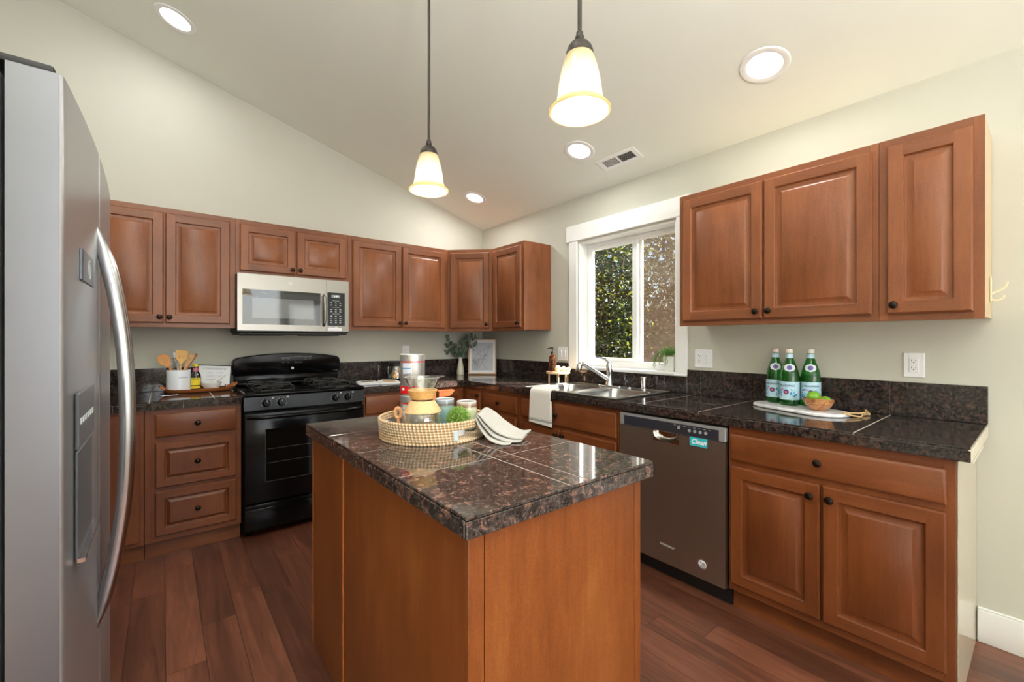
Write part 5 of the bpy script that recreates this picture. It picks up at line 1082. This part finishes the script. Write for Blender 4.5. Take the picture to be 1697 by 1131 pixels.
def utensil(kind, x, lean_u, lean_w, top, mat, label, rot=0.0, w=0.03, cat='utensil', group=None):
    F = facing(cr_, 0); u = Vector((F[0][0], F[1][0], 0)); wv_ = Vector((F[0][2], F[1][2], 0))
    base = Vector((*cr_, ZR + 0.016)) + u * (x - lean_u * 0.6) * 1.0 - u * 0.0
    base = Vector((*cr_, ZR + 0.018)) + u * (-lean_u * 0.5) ; tip = Vector((*cr_, top)) + u * (x) + wv_ * lean_w
    ax = (tip - base).normalized(); L = (tip - base).length
    pu = (u - ax * u.dot(ax)).normalized(); pu = Matrix.Rotation(rot, 3, ax) @ pu; pw = pu.cross(ax) * 1.0
    T = frame(base, pu, ax, pw)
    root = thing(kind, base, label, cat, group); hs = L - 0.085
    if kind == 'whisk':
        mb = MB(T); mb.tube([(0, 0, 0), (0, L - 0.09, 0)], 0.006, 10); build('handle', mb, MSTEEL, root)
        for k in range(5):
            a = PI * k / 5; mb = MB(T); mb.tube([(q * math.cos(a), h, q * math.sin(a)) for q, h in ((0.003, L - 0.095), (0.014, L - 0.06), (0.022, L - 0.03), (0.016, L - 0.008), (0, L), (-0.016, L - 0.008), (-0.022, L - 0.03), (-0.014, L - 0.06), (-0.003, L - 0.095))], 0.0011, 6); build('wire', mb, MSTEEL, root)
        return root
    mb = MB(T); mb.tube([(0, 0, 0), (0, hs * 0.6, 0), (0, hs, 0)], [0.005, 0.006, 0.007], 10, flat=0.6); build('handle', mb, mat, root)
    if kind == 'slotted_spoon': prof = [(0, 0.008), (0.012, 0.014), (0.03, w), (0.055, w * 1.12), (0.075, w * 0.9), (0.088, w * 0.45)]
    elif kind == 'spatula': prof = [(0, 0.008), (0.015, 0.012), (0.035, w * 0.92), (0.06, w), (0.09, w * 1.02)]
    else: prof = [(0, 0.008), (0.02, 0.012), (0.05, w * 0.9), (0.088, w)]
    slots = {'slotted_spoon': [(-0.012, 0.004), (0.0, 0.004), (0.012, 0.004)], 'spatula': [(-0.011, 0.0045), (0.011, 0.0045)], 'turner': [(0.004, 0.004)]}.get(kind, [])
    sl0, sl1 = (0.032, 0.066) if kind == 'slotted_spoon' else ((0.036, 0.058) if kind == 'spatula' else (0.045, 0.065))
    cuts = sorted({h for h, _ in prof} | ({sl0, sl1} if slots else set()))
    def wid(h):
        for (h0, w0), (h1, w1) in zip(prof, prof[1:]):
            if h0 <= h <= h1: return w0 + (w1 - w0) * (h - h0) / (h1 - h0)
        return prof[-1][1]
    mb = MB(T)
    for h0, h1 in zip(cuts, cuts[1:]):
        bands = [(-1, 1)]
        if slots and h0 >= sl0 - 1e-9 and h1 <= sl1 + 1e-9:
            e_ = []; c0 = None; xs_ = [('L', None)]
            edges = [None] + [v for s_, hw_ in slots for v in (s_ - hw_ / 2, s_ + hw_ / 2)] + [None]
            for i in range(0, len(edges), 2):
                a, b = edges[i], edges[i + 1]
                f = lambda v, h, d: (d * wid(h)) if v is None else v
                p0, p1, p2, p3 = f(a, h0, -1), f(b, h0, 1), f(b, h1, 1), f(a, h1, -1)
                for zz0 in (0,):
                    mb.loft([[(p0, hs + h0, -0.002), (p1, hs + h0, -0.002), (p2, hs + h1, -0.002), (p3, hs + h1, -0.002)], [(p0, hs + h0, 0.0015), (p1, hs + h0, 0.0015), (p2, hs + h1, 0.0015), (p3, hs + h1, 0.0015)]], smooth=False)
        else:
            a, b = wid(h0), wid(h1)
            mb.loft([[(-a, hs + h0, -0.002), (a, hs + h0, -0.002), (b, hs + h1, -0.002), (-b, hs + h1, -0.002)], [(-a, hs + h0, 0.0015), (a, hs + h0, 0.0015), (b, hs + h1, 0.0015), (-b, hs + h1, 0.0015)]], smooth=False)
    build('blade', mb, mat, root); return root
utensil('slotted_spoon', -0.092, -0.06, 0.03, 1.165, MSP2, 'slotted bamboo spoon with three slits leaning left in the crock', w=0.029)
utensil('spatula', 0.018, 0.004, 0.025, 1.19, MSP, 'square-headed light bamboo spatula with two slots, upright in the crock centre', w=0.033)
utensil('turner', 0.066, 0.03, 0.01, 1.165, MSP3, 'beech turner with one slanted slot leaning right in the crock', rot=-0.25, w=0.024)
utensil('wooden_spatula', 0.098, 0.055, -0.02, 1.168, MSP2, 'narrow edge-on wooden spatula leaning farthest right in the crock', rot=1.2, w=0.02)
utensil('whisk', -0.032, -0.02, -0.01, 1.145, MSTEEL, 'small wire whisk between the two bamboo spoons in the crock')
utensil('rubber_spatula', -0.012, -0.01, -0.045, 1.178, MWHT, 'white silicone spatula standing at the back of the crock', w=0.018)
# sauce bottle
ob = thing('sauce_bottle', (-2.500, -0.175, ZR), 'dark glass sauce bottle with yellow labels on the rattan tray', 'bottle'); oc = (-2.500, -0.175)
mb = MB(); mb.lathe([(0.001, ZR), (0.029, ZR), (0.031, ZR + 0.004), (0.031, ZR + 0.085), (0.027, ZR + 0.108), (0.016, ZR + 0.128), (0.0145, ZR + 0.165)], (*oc, 0), 32, cap1=True); build('bottle_glass', mb, plain('dark_bottle', srgb(22, 22, 16), 0.08, coat=0.5), ob)
mb = MB(); mb.lathe([(0.0165, ZR + 0.16), (0.0165, ZR + 0.176), (0.015, ZR + 0.178), (0.001, ZR + 0.178)], (*oc, 0), 24, cap0=True); build('cap', mb, plain('yellow_cap', srgb(222, 200, 40), 0.4), ob)
MYL = plain('yellow_label', srgb(232, 208, 44), 0.5); va = math.atan2(cob.location.y - oc[1], cob.location.x - oc[0])
mb = MB(); arc_band(mb, oc, 0.0314, va - 1.0, va + 1.0, ZR + 0.034, ZR + 0.084); build('main_label', mb, MYL, ob)
mb = MB(); arc_band(mb, oc, 0.0314, va - 1.0, va + 1.0, ZR + 0.012, ZR + 0.029); build('lower_label', mb, MYL, ob)
mb = MB(); arc_band(mb, oc, 0.0168, va - 1.2, va + 1.2, ZR + 0.125, ZR + 0.152); build('neck_label', mb, plain('pink_label', srgb(190, 110, 130), 0.5), ob)
text('lettering', 'ALOHA', 0.012, MINK, ob, facing(oc, ZR + 0.074), bend=bendr(0.0317))
# conversions board on a little easel
cb = thing('conversion_board', (-2.40, -0.10, ZR), 'white CONVERSIONS board with black edge behind the small white bowl', 'sign')
F = facing((-2.395, -0.118), ZR + 0.006, 0.06); F = F @ Matrix.Rotation(math.radians(-12), 4, 'X') @ Matrix.Rotation(math.radians(-4), 4, 'Z')
mb = MB(F); mb.box(-0.099, 0.099, 0.006, 0.161, -0.006, 0.0005, 0.002); build('black_backing', mb, MBLKM, cb)
mb = MB(F); mb.box(-0.093, 0.093, 0.010, 0.154, -0.002, 0.001, 0.0008); wb_ = build('white_face', mb, plain('enamel_white', srgb(216, 218, 222), 0.4), cb)
text('heading', 'CONVERSIONS', 0.0175, plain('heading_ink', srgb(50, 52, 60), 0.5), wb_, F @ Matrix.Translation((0.0, 0.132, 0.0012)), spacing=1.2)
for i, ln in enumerate(('1 CUP  |  16 TBSP', '2 CUPS  |  1 PINT', '4 CUPS  |  1 QT', '8 FL OZ  |  1 CUP')): text('text_line', ln, 0.0105, plain('line_ink', srgb(95, 97, 105), 0.5), wb_, F @ Matrix.Translation((0.0, 0.104 - i * 0.024, 0.0012)), spacing=1.2)
mb = MB(F)
for s in (-0.06, 0.066): mb.tube([(s, -0.003, -0.05), (s, -0.003, 0.012), (s, 0.012, 0.022), (s + 0.004, 0.02, 0.016)], 0.003, 8)
mb.tube([(-0.06, -0.003, -0.05), (0.066, -0.003, -0.05)], 0.003, 8)
mb.tube([(0.0, -0.003, -0.05), (0.0, 0.08, -0.012)], 0.003, 8); build('wire_easel', mb, MBLKM, cb)
mbw = (-2.415, -0.222)
mo = thing('mortar_bowl', (mbw[0], mbw[1], ZR), 'small white ceramic bowl at the right end of the rattan tray', 'bowl')
mb = MB(); mb.lathe([(0.001, ZR), (0.032, ZR), (0.036, ZR + 0.003), (0.052, ZR + 0.03), (0.057, ZR + 0.05), (0.055, ZR + 0.052), (0.048, ZR + 0.03), (0.03, ZR + 0.01), (0.001, ZR + 0.008)], (*mbw, 0), 36); build('bowl_body', mb, plain('bowl_white', srgb(226, 230, 226), 0.25), mo)
F = facing(mbw, 0); u = Vector((F[0][0], F[1][0], 0)); o = Vector((*mbw, 0))
mb = MB(); mb.tube([o - u * 0.02 + Vector((0, 0, ZR + 0.028)), o + u * 0.02 + Vector((0, 0, ZR + 0.055)), o + u * 0.078 + Vector((0, 0, ZR + 0.1))], [0.012, 0.009, 0.007], 14); mb.sphere(o - u * 0.02 + Vector((0, 0, ZR + 0.028)), 0.0135, 14); build('pestle', mb, MATS['bowl_white'], label='white ceramic pestle leaning out of the small white bowl', cat='pestle')
# ------------------------------------------------------------ right counter: marble board, bottles, lime bowl
sv = thing('serving_board', (-0.2, -3.05, CT), 'white marble capsule serving board holding the green bottles', 'board')
Pa = Vector((-0.150, -2.925, 0)); Pb = Vector((-0.245, -3.165, 0)); d_ = (Pb - Pa).normalized(); a0 = math.atan2(d_.y, d_.x); rB = 0.103
def caps(r, z):
    out = []
    for k in range(17): a = a0 - PI / 2 + PI * k / 16; out.append((Pb.x + r * math.cos(a), Pb.y + r * math.sin(a), z))
    for k in range(17): a = a0 + PI / 2 + PI * k / 16; out.append((Pa.x + r * math.cos(a), Pa.y + r * math.sin(a), z))
    return out
t = NT('white_marble'); n = t.noise(t.obj(), 7, 6, 0.6, 1.5); MMAR = t.done(t.bsdf(color=t.ramp(n, [(0.4, srgb(238, 238, 240)), (0.5, srgb(216, 218, 222)), (0.56, srgb(238, 238, 240))]), rough=0.25))
mb = MB(); mb.loft([caps(rB - 0.003, CT + 0.001), caps(rB, CT + 0.004), caps(rB, CT + 0.012), caps(rB - 0.003, CT + 0.015)]); build('marble_slab', mb, MMAR, sv)
e0 = Pb + d_ * (rB - 0.01); MROPE = plain('jute', srgb(196, 164, 116), 0.85, var=0.2, vscale=150)
pts = [e0 + Vector((0.0, 0, CT + 0.017)), e0 + d_ * 0.025 + Vector((0.02, 0, CT + 0.012)), e0 + d_ * 0.05 + Vector((0.05, -0.01, CT + 0.006)), e0 + Vector((0.11, -0.045, CT + 0.006)), e0 + Vector((0.15, -0.06, CT + 0.008)), e0 + Vector((0.165, -0.045, CT + 0.022))]
pts2 = [e0 + Vector((0.0, 0, CT + 0.017)), e0 + Vector((0.04, 0.01, CT + 0.017)), e0 + Vector((0.07, -0.005, CT + 0.014)), e0 + Vector((0.105, -0.035, CT + 0.012)), e0 + Vector((0.14, -0.05, CT + 0.014))]
mb = MB(); mb.tube(pts, 0.0042, 8); mb.tube(pts2, 0.0042, 8); mb.sphere(pts[-2], 0.007, 10); build('jute_loop', mb, MROPE, sv)
ZB = CT + 0.0156
t = NT('green_glass'); MGG = t.done(t.bsdf(color=srgb(30, 150, 44), rough=0.03, trans=0.85, ior=1.3, coat=0.6))
MLB = plain('label_blue', srgb(178, 212, 228), 0.45, var=0.05, vscale=20); MNAVY = plain('navy_print', srgb(36, 44, 110), 0.45); MSKY = plain('sky_print', srgb(44, 136, 196), 0.45); MCOR = plain('coral_print', srgb(232, 110, 110), 0.45)
def star(mb, T, x, y, r, z, n=5):
    pts = [(x + (r if k % 2 == 0 else r * 0.42) * math.sin(PI * k / n), y + (r if k % 2 == 0 else r * 0.42) * math.cos(PI * k / n)) for k in range(2 * n)]
    mb.add([(x, y)] + pts if False else [T(Vector((x, y, z)))] + [T(Vector((p[0], p[1], z))) for p in pts], [(0, 1 + k, 1 + (k + 1) % (2 * n)) for k in range(2 * n)], False)
def disc(mb, T, x, y, r, z, n=16, sx=1.0):
    mb.add([T(Vector((x, y, z)))] + [T(Vector((x + sx * r * math.sin(2 * PI * k / n), y + r * math.cos(2 * PI * k / n), z))) for k in range(n)], [(0, 1 + k, 1 + (k + 1) % n) for k in range(n)], False)
def water_bottle(c, rot, label, seed):
    root = thing('water_bottle', (c[0], c[1], ZB), label, 'bottle', 'green glass water bottles'); R = 0.0445; z = ZB
    pf = [(0.001, z + 0.004), (0.03, z + 0.001), (0.04, z), (0.0435, z + 0.005), (R - 0.0006, z + 0.012), (R - 0.0006, z + 0.142), (0.0425, z + 0.158), (0.038, z + 0.18), (0.031, z + 0.203), (0.0235, z + 0.225), (0.018, z + 0.243), (0.0155, z + 0.262), (0.0155, z + 0.27)]
    mb = MB(); mb.lathe(pf, (*c, 0), 40, cap1=True); build('bottle_glass', mb, MGG, root)
    mb = MB(); mb.lathe([(0.0162, z + 0.268), (0.0168, z + 0.27), (0.0165, z + 0.288), (0.015, z + 0.29), (0.001, z + 0.29)], (*c, 0), 28, cap0=True); build('cap', mb, plain('cap_cream', srgb(232, 224, 212), 0.35), root)
    mb = MB(); mb.lathe([(0.0148, z + 0.2902), (0.0148, z + 0.2915), (0.001, z + 0.292)], (*c, 0), 24); build('cap_top', mb, plain('cap_red', srgb(190, 90, 70), 0.4), root)
    mb = MB(); mb.lathe([(0.0186, z + 0.243), (0.0168, z + 0.254), (0.0162, z + 0.265)], (*c, 0), 28); build('neck_band', mb, MLB, root)
    F = facing(c, 0, 0); b = bendr(R)
    mb = MB(F); n = 28; aw = 1.45
    mb.add([(R * math.sin(-aw + 2 * aw * k / n), zz, R * math.cos(-aw + 2 * aw * k / n)) for zz in (z + 0.03, z + 0.123) for k in range(n + 1)], [(k, k + 1, n + 2 + k, n + 1 + k) for k in range(n)], True); lb = build('front_label', mb, MLB, root)
    F2 = facing(c, 0, rot)
    text('brand_lettering', 'S.PELLEGRINO', 0.0125, MNAVY, lb, F2 @ Matrix.Translation((0, z + 0.102, 0)), bend=bendr(R + 0.0004), extrude=0.0001, bold=0.0003, spacing=1.05)
    mb = MB(F2); tf = lambda v: Vector((v.z * math.sin(v.x / R), v.y, v.z * math.cos(v.x / R)))
    disc(mb, tf, 0.0, z + 0.07, 0.0125, R + 0.0006); em = build('round_emblem', mb, MNAVY, lb); mb = MB(F2); star(mb, tf, 0, z + 0.07, 0.010, R + 0.0009); build('emblem_star', mb, MCOR, em)
    r_ = random.Random(seed); mb = MB(F2)
    for cx, w_ in ((-0.036, 0.012), (0.034, 0.014)):
        for k in range(16): disc(mb, tf, cx + r_.uniform(-w_, w_), z + 0.068 + r_.uniform(-0.022, 0.018), r_.uniform(0.0015, 0.0042), R + 0.0005 + 0.00002 * k, 7, r_.uniform(0.6, 1.8))
    build('blue_pattern', mb, MSKY, lb)
    mb = MB(F2); star(mb, tf, -0.018, z + 0.082, 0.007, R + 0.0007, 6); build('coral_mark', mb, MCOR, lb)
    # oval shoulder label, tilted with the glass
    mb = MB(F); rows = []
    def rz(h):
        for (r0, h0), (r1, h1) in zip(pf, pf[1:]):
            if h0 <= h <= h1 and h1 > h0: return r0 + (r1 - r0) * (h - h0) / (h1 - h0)
        return 0.03
    def oval_shape(wd, hh, off, nm, mt):
        mb = MB(F); N_ = 8
        for j in range(N_):
            h0, h1 = -hh + 2 * hh * j / N_, -hh + 2 * hh * (j + 1) / N_
            pts = []
            for h in (h0, h1):
                ww_ = wd * math.sqrt(max(0, 1 - (h / hh) ** 2)); q = rz(z + 0.194 + h) + off
                for k in range(9): a = (-ww_ + 2 * ww_ * k / 8) / q; pts.append((q * math.sin(a), z + 0.194 + h, q * math.cos(a)))
            mb.add(pts, [(k, k + 1, 10 + k, 9 + k) for k in range(8)], True)
        return build(nm, mb, mt, root)
    oval_shape(0.027, 0.020, 0.0006, 'shoulder_label', plain('label_white', srgb(214, 220, 232), 0.45)); oval_shape(0.012, 0.0125, 0.0012, 'shoulder_emblem', plain('emblem_violet', srgb(92, 84, 150), 0.5))
    return root
water_bottle((-0.092, -2.905), -0.35, 'green glass water bottle with blue label, left rear of the three', 1)
water_bottle((-0.150, -2.992), 0.35 - 0.7, 'green glass water bottle with blue label, front middle of the three', 2)
water_bottle((-0.097, -3.070), 0.05, 'green glass water bottle with blue label, rightmost and behind the lime bowl', 3)
lbw = (-0.225, -3.140)
bw_ = thing('wooden_bowl', (lbw[0], lbw[1], ZB), 'small turned wooden bowl with limes on the marble board', 'bowl')
t = NT('olive_wood'); n = t.noise(t.obj((1, 1, 2.4)), 14, 4, 0.6, 3.0); MOLV = t.done(t.bsdf(color=t.ramp(n, [(0.3, srgb(92, 54, 30)), (0.42, srgb(156, 98, 56)), (0.6, srgb(198, 142, 92)), (0.72, srgb(150, 92, 50))]), rough=0.3, coat=0.3))
mb = MB(); N_ = 40; zz = ZB; pfb = [(0.001, 0), (0.03, 0), (0.036, 0.003), (0.052, 0.02), (0.062, 0.044), (0.064, 0.055), (0.061, 0.056), (0.056, 0.042), (0.044, 0.02), (0.02, 0.009), (0.001, 0.008)]
mb.loft([[(lbw[0] + r * math.cos(2 * PI * k / N_), lbw[1] + r * math.sin(2 * PI * k / N_), zz + h * (1 + (0.07 * math.sin(2 * 2 * PI * k / N_ + 1) if h > 0.03 else 0))) for k in range(N_)] for r, h in pfb], True, False, False); build('bowl_body', mb, MOLV, bw_)
MLIME = plain('lime_skin', srgb(122, 176, 48), 0.3, var=0.15, vscale=25, bump=0.25, bscale=300)
def lime(c, r, rz, label):
    T = Matrix.Translation(c) @ Matrix.Rotation(rz, 4, 'Z') @ Matrix.Rotation(0.35, 4, 'Y'); mb = MB(T); rings = []
    for k in range(1, 16):
        a = PI * k / 16; x = -1.16 * math.cos(a); q = math.sin(a) * (1.0 if abs(x) < 1.0 else 0.8); rings.append([(x * r, q * r * math.cos(2 * PI * j / 24), q * r * math.sin(2 * PI * j / 24)) for j in range(24)])
    mb.loft([[(-1.24 * r, 0.06 * r * math.cos(2 * PI * j / 24), 0.06 * r * math.sin(2 * PI * j / 24)) for j in range(24)]] + rings + [[(1.24 * r, 0.08 * r * math.cos(2 * PI * j / 24), 0.08 * r * math.sin(2 * PI * j / 24)) for j in range(24)]])
    build('lime', mb, MLIME, label=label, cat='lime', group='limes in the wooden bowl')
lime((lbw[0] - 0.002, lbw[1] + 0.020, ZB + 0.062), 0.0265, 2.2, 'bright green lime sitting highest at the left of the bowl')
lime((lbw[0] + 0.012, lbw[1] - 0.026, ZB + 0.042), 0.0245, 0.4, 'green lime low at the right inside the wooden bowl')
# ------------------------------------------------------------ trailing plant on the window stool
tp = thing('trailing_plant', (0.045, -2.205, 1.0505), 'trailing green plant in a white pot on the window sill', 'potted plant')
mb = MB(); pc = (0.042, -2.205)
sq = lambda h, z, r=0.012: [(p[0], p[1], z) for p in rrect(pc[0] - h, pc[0] + h, pc[1] - h, pc[1] + h, r, z)]
mb.loft([sq(0.036, 1.0505), sq(0.038, 1.053), sq(0.042, 1.150), sq(0.039, 1.150), sq(0.036, 1.13)]); build('pot', mb, plain('pot_white', srgb(232, 236, 230), 0.35), tp)
rnd = random.Random(14); mb = MB(); ms = MB()
leafcloud(mb, 1000, lambda: (pc[0] + rnd.gauss(-0.01, 0.024), pc[1] + rnd.gauss(0.01, 0.028), 1.165 + abs(rnd.gauss(0, 0.022))), 0.011, rnd)
for k in range(17):
    a = rnd.uniform(0.2, 2 * PI - 0.6); R_ = 0.05 + rnd.uniform(0, 0.04)
    if k < 9: dx, dy = -0.045 + rnd.uniform(-0.02, 0.008), rnd.uniform(-0.045, 0.1)
    else: dx, dy = rnd.uniform(-0.05, 0.0), 0.05 + rnd.uniform(0.0, 0.07)
    zl = rnd.uniform(1.045, 1.12) if dx < -0.04 - 0.03 else rnd.uniform(1.06, 1.12)
    p0 = Vector((pc[0], pc[1], 1.16)); p1 = Vector((pc[0] + dx * 0.8, max(-2.25, min(-2.06, pc[1] + dy * 0.8)), 1.172)); p2 = Vector((pc[0] + dx, max(-2.25, min(-2.06, pc[1] + dy)), 1.14)); p3 = Vector((pc[0] + dx * 1.05, max(-2.25, min(-2.06, pc[1] + dy * 1.05)), zl))
    ms.tube([p0, p1, p2, p3], 0.0008, 5)
    for i in range(26):
        u = i / 25; p = p0.lerp(p1, u * 3) if u < 0.333 else (p1.lerp(p2, u * 3 - 1) if u < 0.667 else p2.lerp(p3, u * 3 - 2))
        leafcloud(mb, 2, lambda: p + Vector((rnd.uniform(-0.005, 0.005), rnd.uniform(-0.005, 0.005), 0)), 0.0085, rnd)
build('foliage', mb, leafmat('pearl_green', srgb(60, 120, 44), srgb(128, 176, 84), 0.3, scale=40), tp); build('trailing_stems', ms, plain('stem_green2', srgb(92, 120, 70), 0.6), tp)
# ------------------------------------------------------------ outside the window
mb = MB(); mb.box(0.161, 12, -9, 12, -0.12, -0.06); build('garden_ground', mb, plain('ground', srgb(96, 88, 66), 0.9, var=0.3, vscale=2), label='bare garden soil outside the window', cat='ground', kind='structure')
fe = thing('garden_fence', (4.2, 0.5, -0.06), 'weathered brown board fence beyond the shrubs outside the window', 'fence')
mb = MB(); rnd = random.Random(2)
for k in range(58): y = -3.6 + k * 0.142; mb.box(4.2, 4.22, y, y + 0.135, -0.05, 1.86 + rnd.uniform(-0.01, 0.01), 0.002)
mb.box(4.22, 4.26, -3.6, 4.6, 0.3, 0.4); mb.box(4.22, 4.26, -3.6, 4.6, 1.5, 1.6); build('fence_boards', mb, wood('fence_wood', srgb(86, 66, 52), srgb(116, 92, 74), srgb(146, 120, 98), rough=0.8, coat=0.0), fe)
ML1 = leafmat('laurel', srgb(18, 28, 12), srgb(52, 64, 24), 0.4); ML2 = leafmat('bright_laurel', srgb(70, 84, 24), srgb(150, 158, 54), 0.5); ML3 = leafmat('olive_leaf', srgb(52, 52, 34), srgb(100, 96, 66), 0.4)
MBARK = plain('bark', srgb(76, 62, 48), 0.9, var=0.3, vscale=15, bump=0.5, bscale=40)
def shrub(c, rx, ry, h, n, mat, label, seed, sz=0.085, trunk=0.0, mat2=None):
    root = thing('tree' if trunk > 1 else 'shrub', (c[0], c[1], -0.06), label, 'tree' if trunk > 1 else 'shrub'); rnd = random.Random(seed)
    def gen():
        while True:
            p = Vector((rnd.uniform(-1, 1), rnd.uniform(-1, 1), rnd.uniform(-1, 1)))
            if 0.25 < p.length < 1 + 0.12 * math.sin(9 * p.x + seed) : return (c[0] + p.x * rx, c[1] + p.y * ry, trunk + (p.z + 1) / 2 * (h - trunk))
    mb = MB(); leafcloud(mb, n, gen, sz, rnd); build('foliage', mb, mat, root)
    if mat2: mb = MB(); leafcloud(mb, n // 7, gen, sz * 1.05, rnd); build('new_leaves', mb, mat2, root)
    mb = MB()
    for k in range(7):
        a = rnd.uniform(0, 6.28); e_ = Vector((c[0] + rx * 0.6 * math.cos(a), c[1] + ry * 0.6 * math.sin(a), h * 0.8)); o = Vector((c[0], c[1], -0.055))
        mb.tube([o, o.lerp(e_, 0.3) + Vector((0, 0, h * 0.12)), e_], [0.035, 0.02, 0.006], 6)
    build('branches', mb, MBARK, root); return root
shrub((2.2, 0.25, 0), 0.62, 0.85, 3.6, 7500, ML1, 'dense dark green laurel shrub filling the left window pane', 4, 0.08, mat2=ML2)
shrub((2.25, -1.1, 0), 0.5, 0.48, 2.75, 3200, ML3, 'looser olive shrub seen through the dusty right pane', 5, 0.07, mat2=ML1)
shrub((3.45, 1.5, 0), 0.6, 1.3, 4.3, 5200, ML1, 'tall green shrub farther back beside the fence', 6, mat2=ML2)
shrub((5.8, 0.6, 0), 1.2, 2.4, 6.2, 6500, ML3, 'tall tree standing beyond the board fence', 7, 0.15, trunk=1.4, mat2=ML2)
# ------------------------------------------------------------ unseen floor lamp added behind the camera to brighten the ceiling
fl = thing('added_floor_lamp', (-2.7, -5.0, 0), 'added torchiere behind the viewer, unseen, there to light the ceiling', 'floor lamp')
mb = MB(); mb.lathe([(0.14, 0.001), (0.14, 0.012), (0.02, 0.03), (0.012, 0.05)], (-2.7, -5.0, 0), 32, cap0=True); build('base', mb, MBLKM, fl)
mb = MB(); mb.tube([(-2.7, -5.0, 0.04), (-2.7, -5.0, 1.74)], 0.011, 12); build('pole', mb, MBLKM, fl)
mb = MB(); mb.lathe([(0.012, 1.73), (0.06, 1.74), (0.15, 1.79), (0.19, 1.85), (0.186, 1.85), (0.145, 1.795), (0.06, 1.745), (0.001, 1.74)], (-2.7, -5.0, 0), 40); build('bowl_shade', mb, MWHT, fl)
area('torchiere_fill', (-2.7, -5.0, 1.84), (0.05, 0.25, 1), 0.34, 0.34, 150, (1.0, 0.99, 0.97), 'DISK', fl)
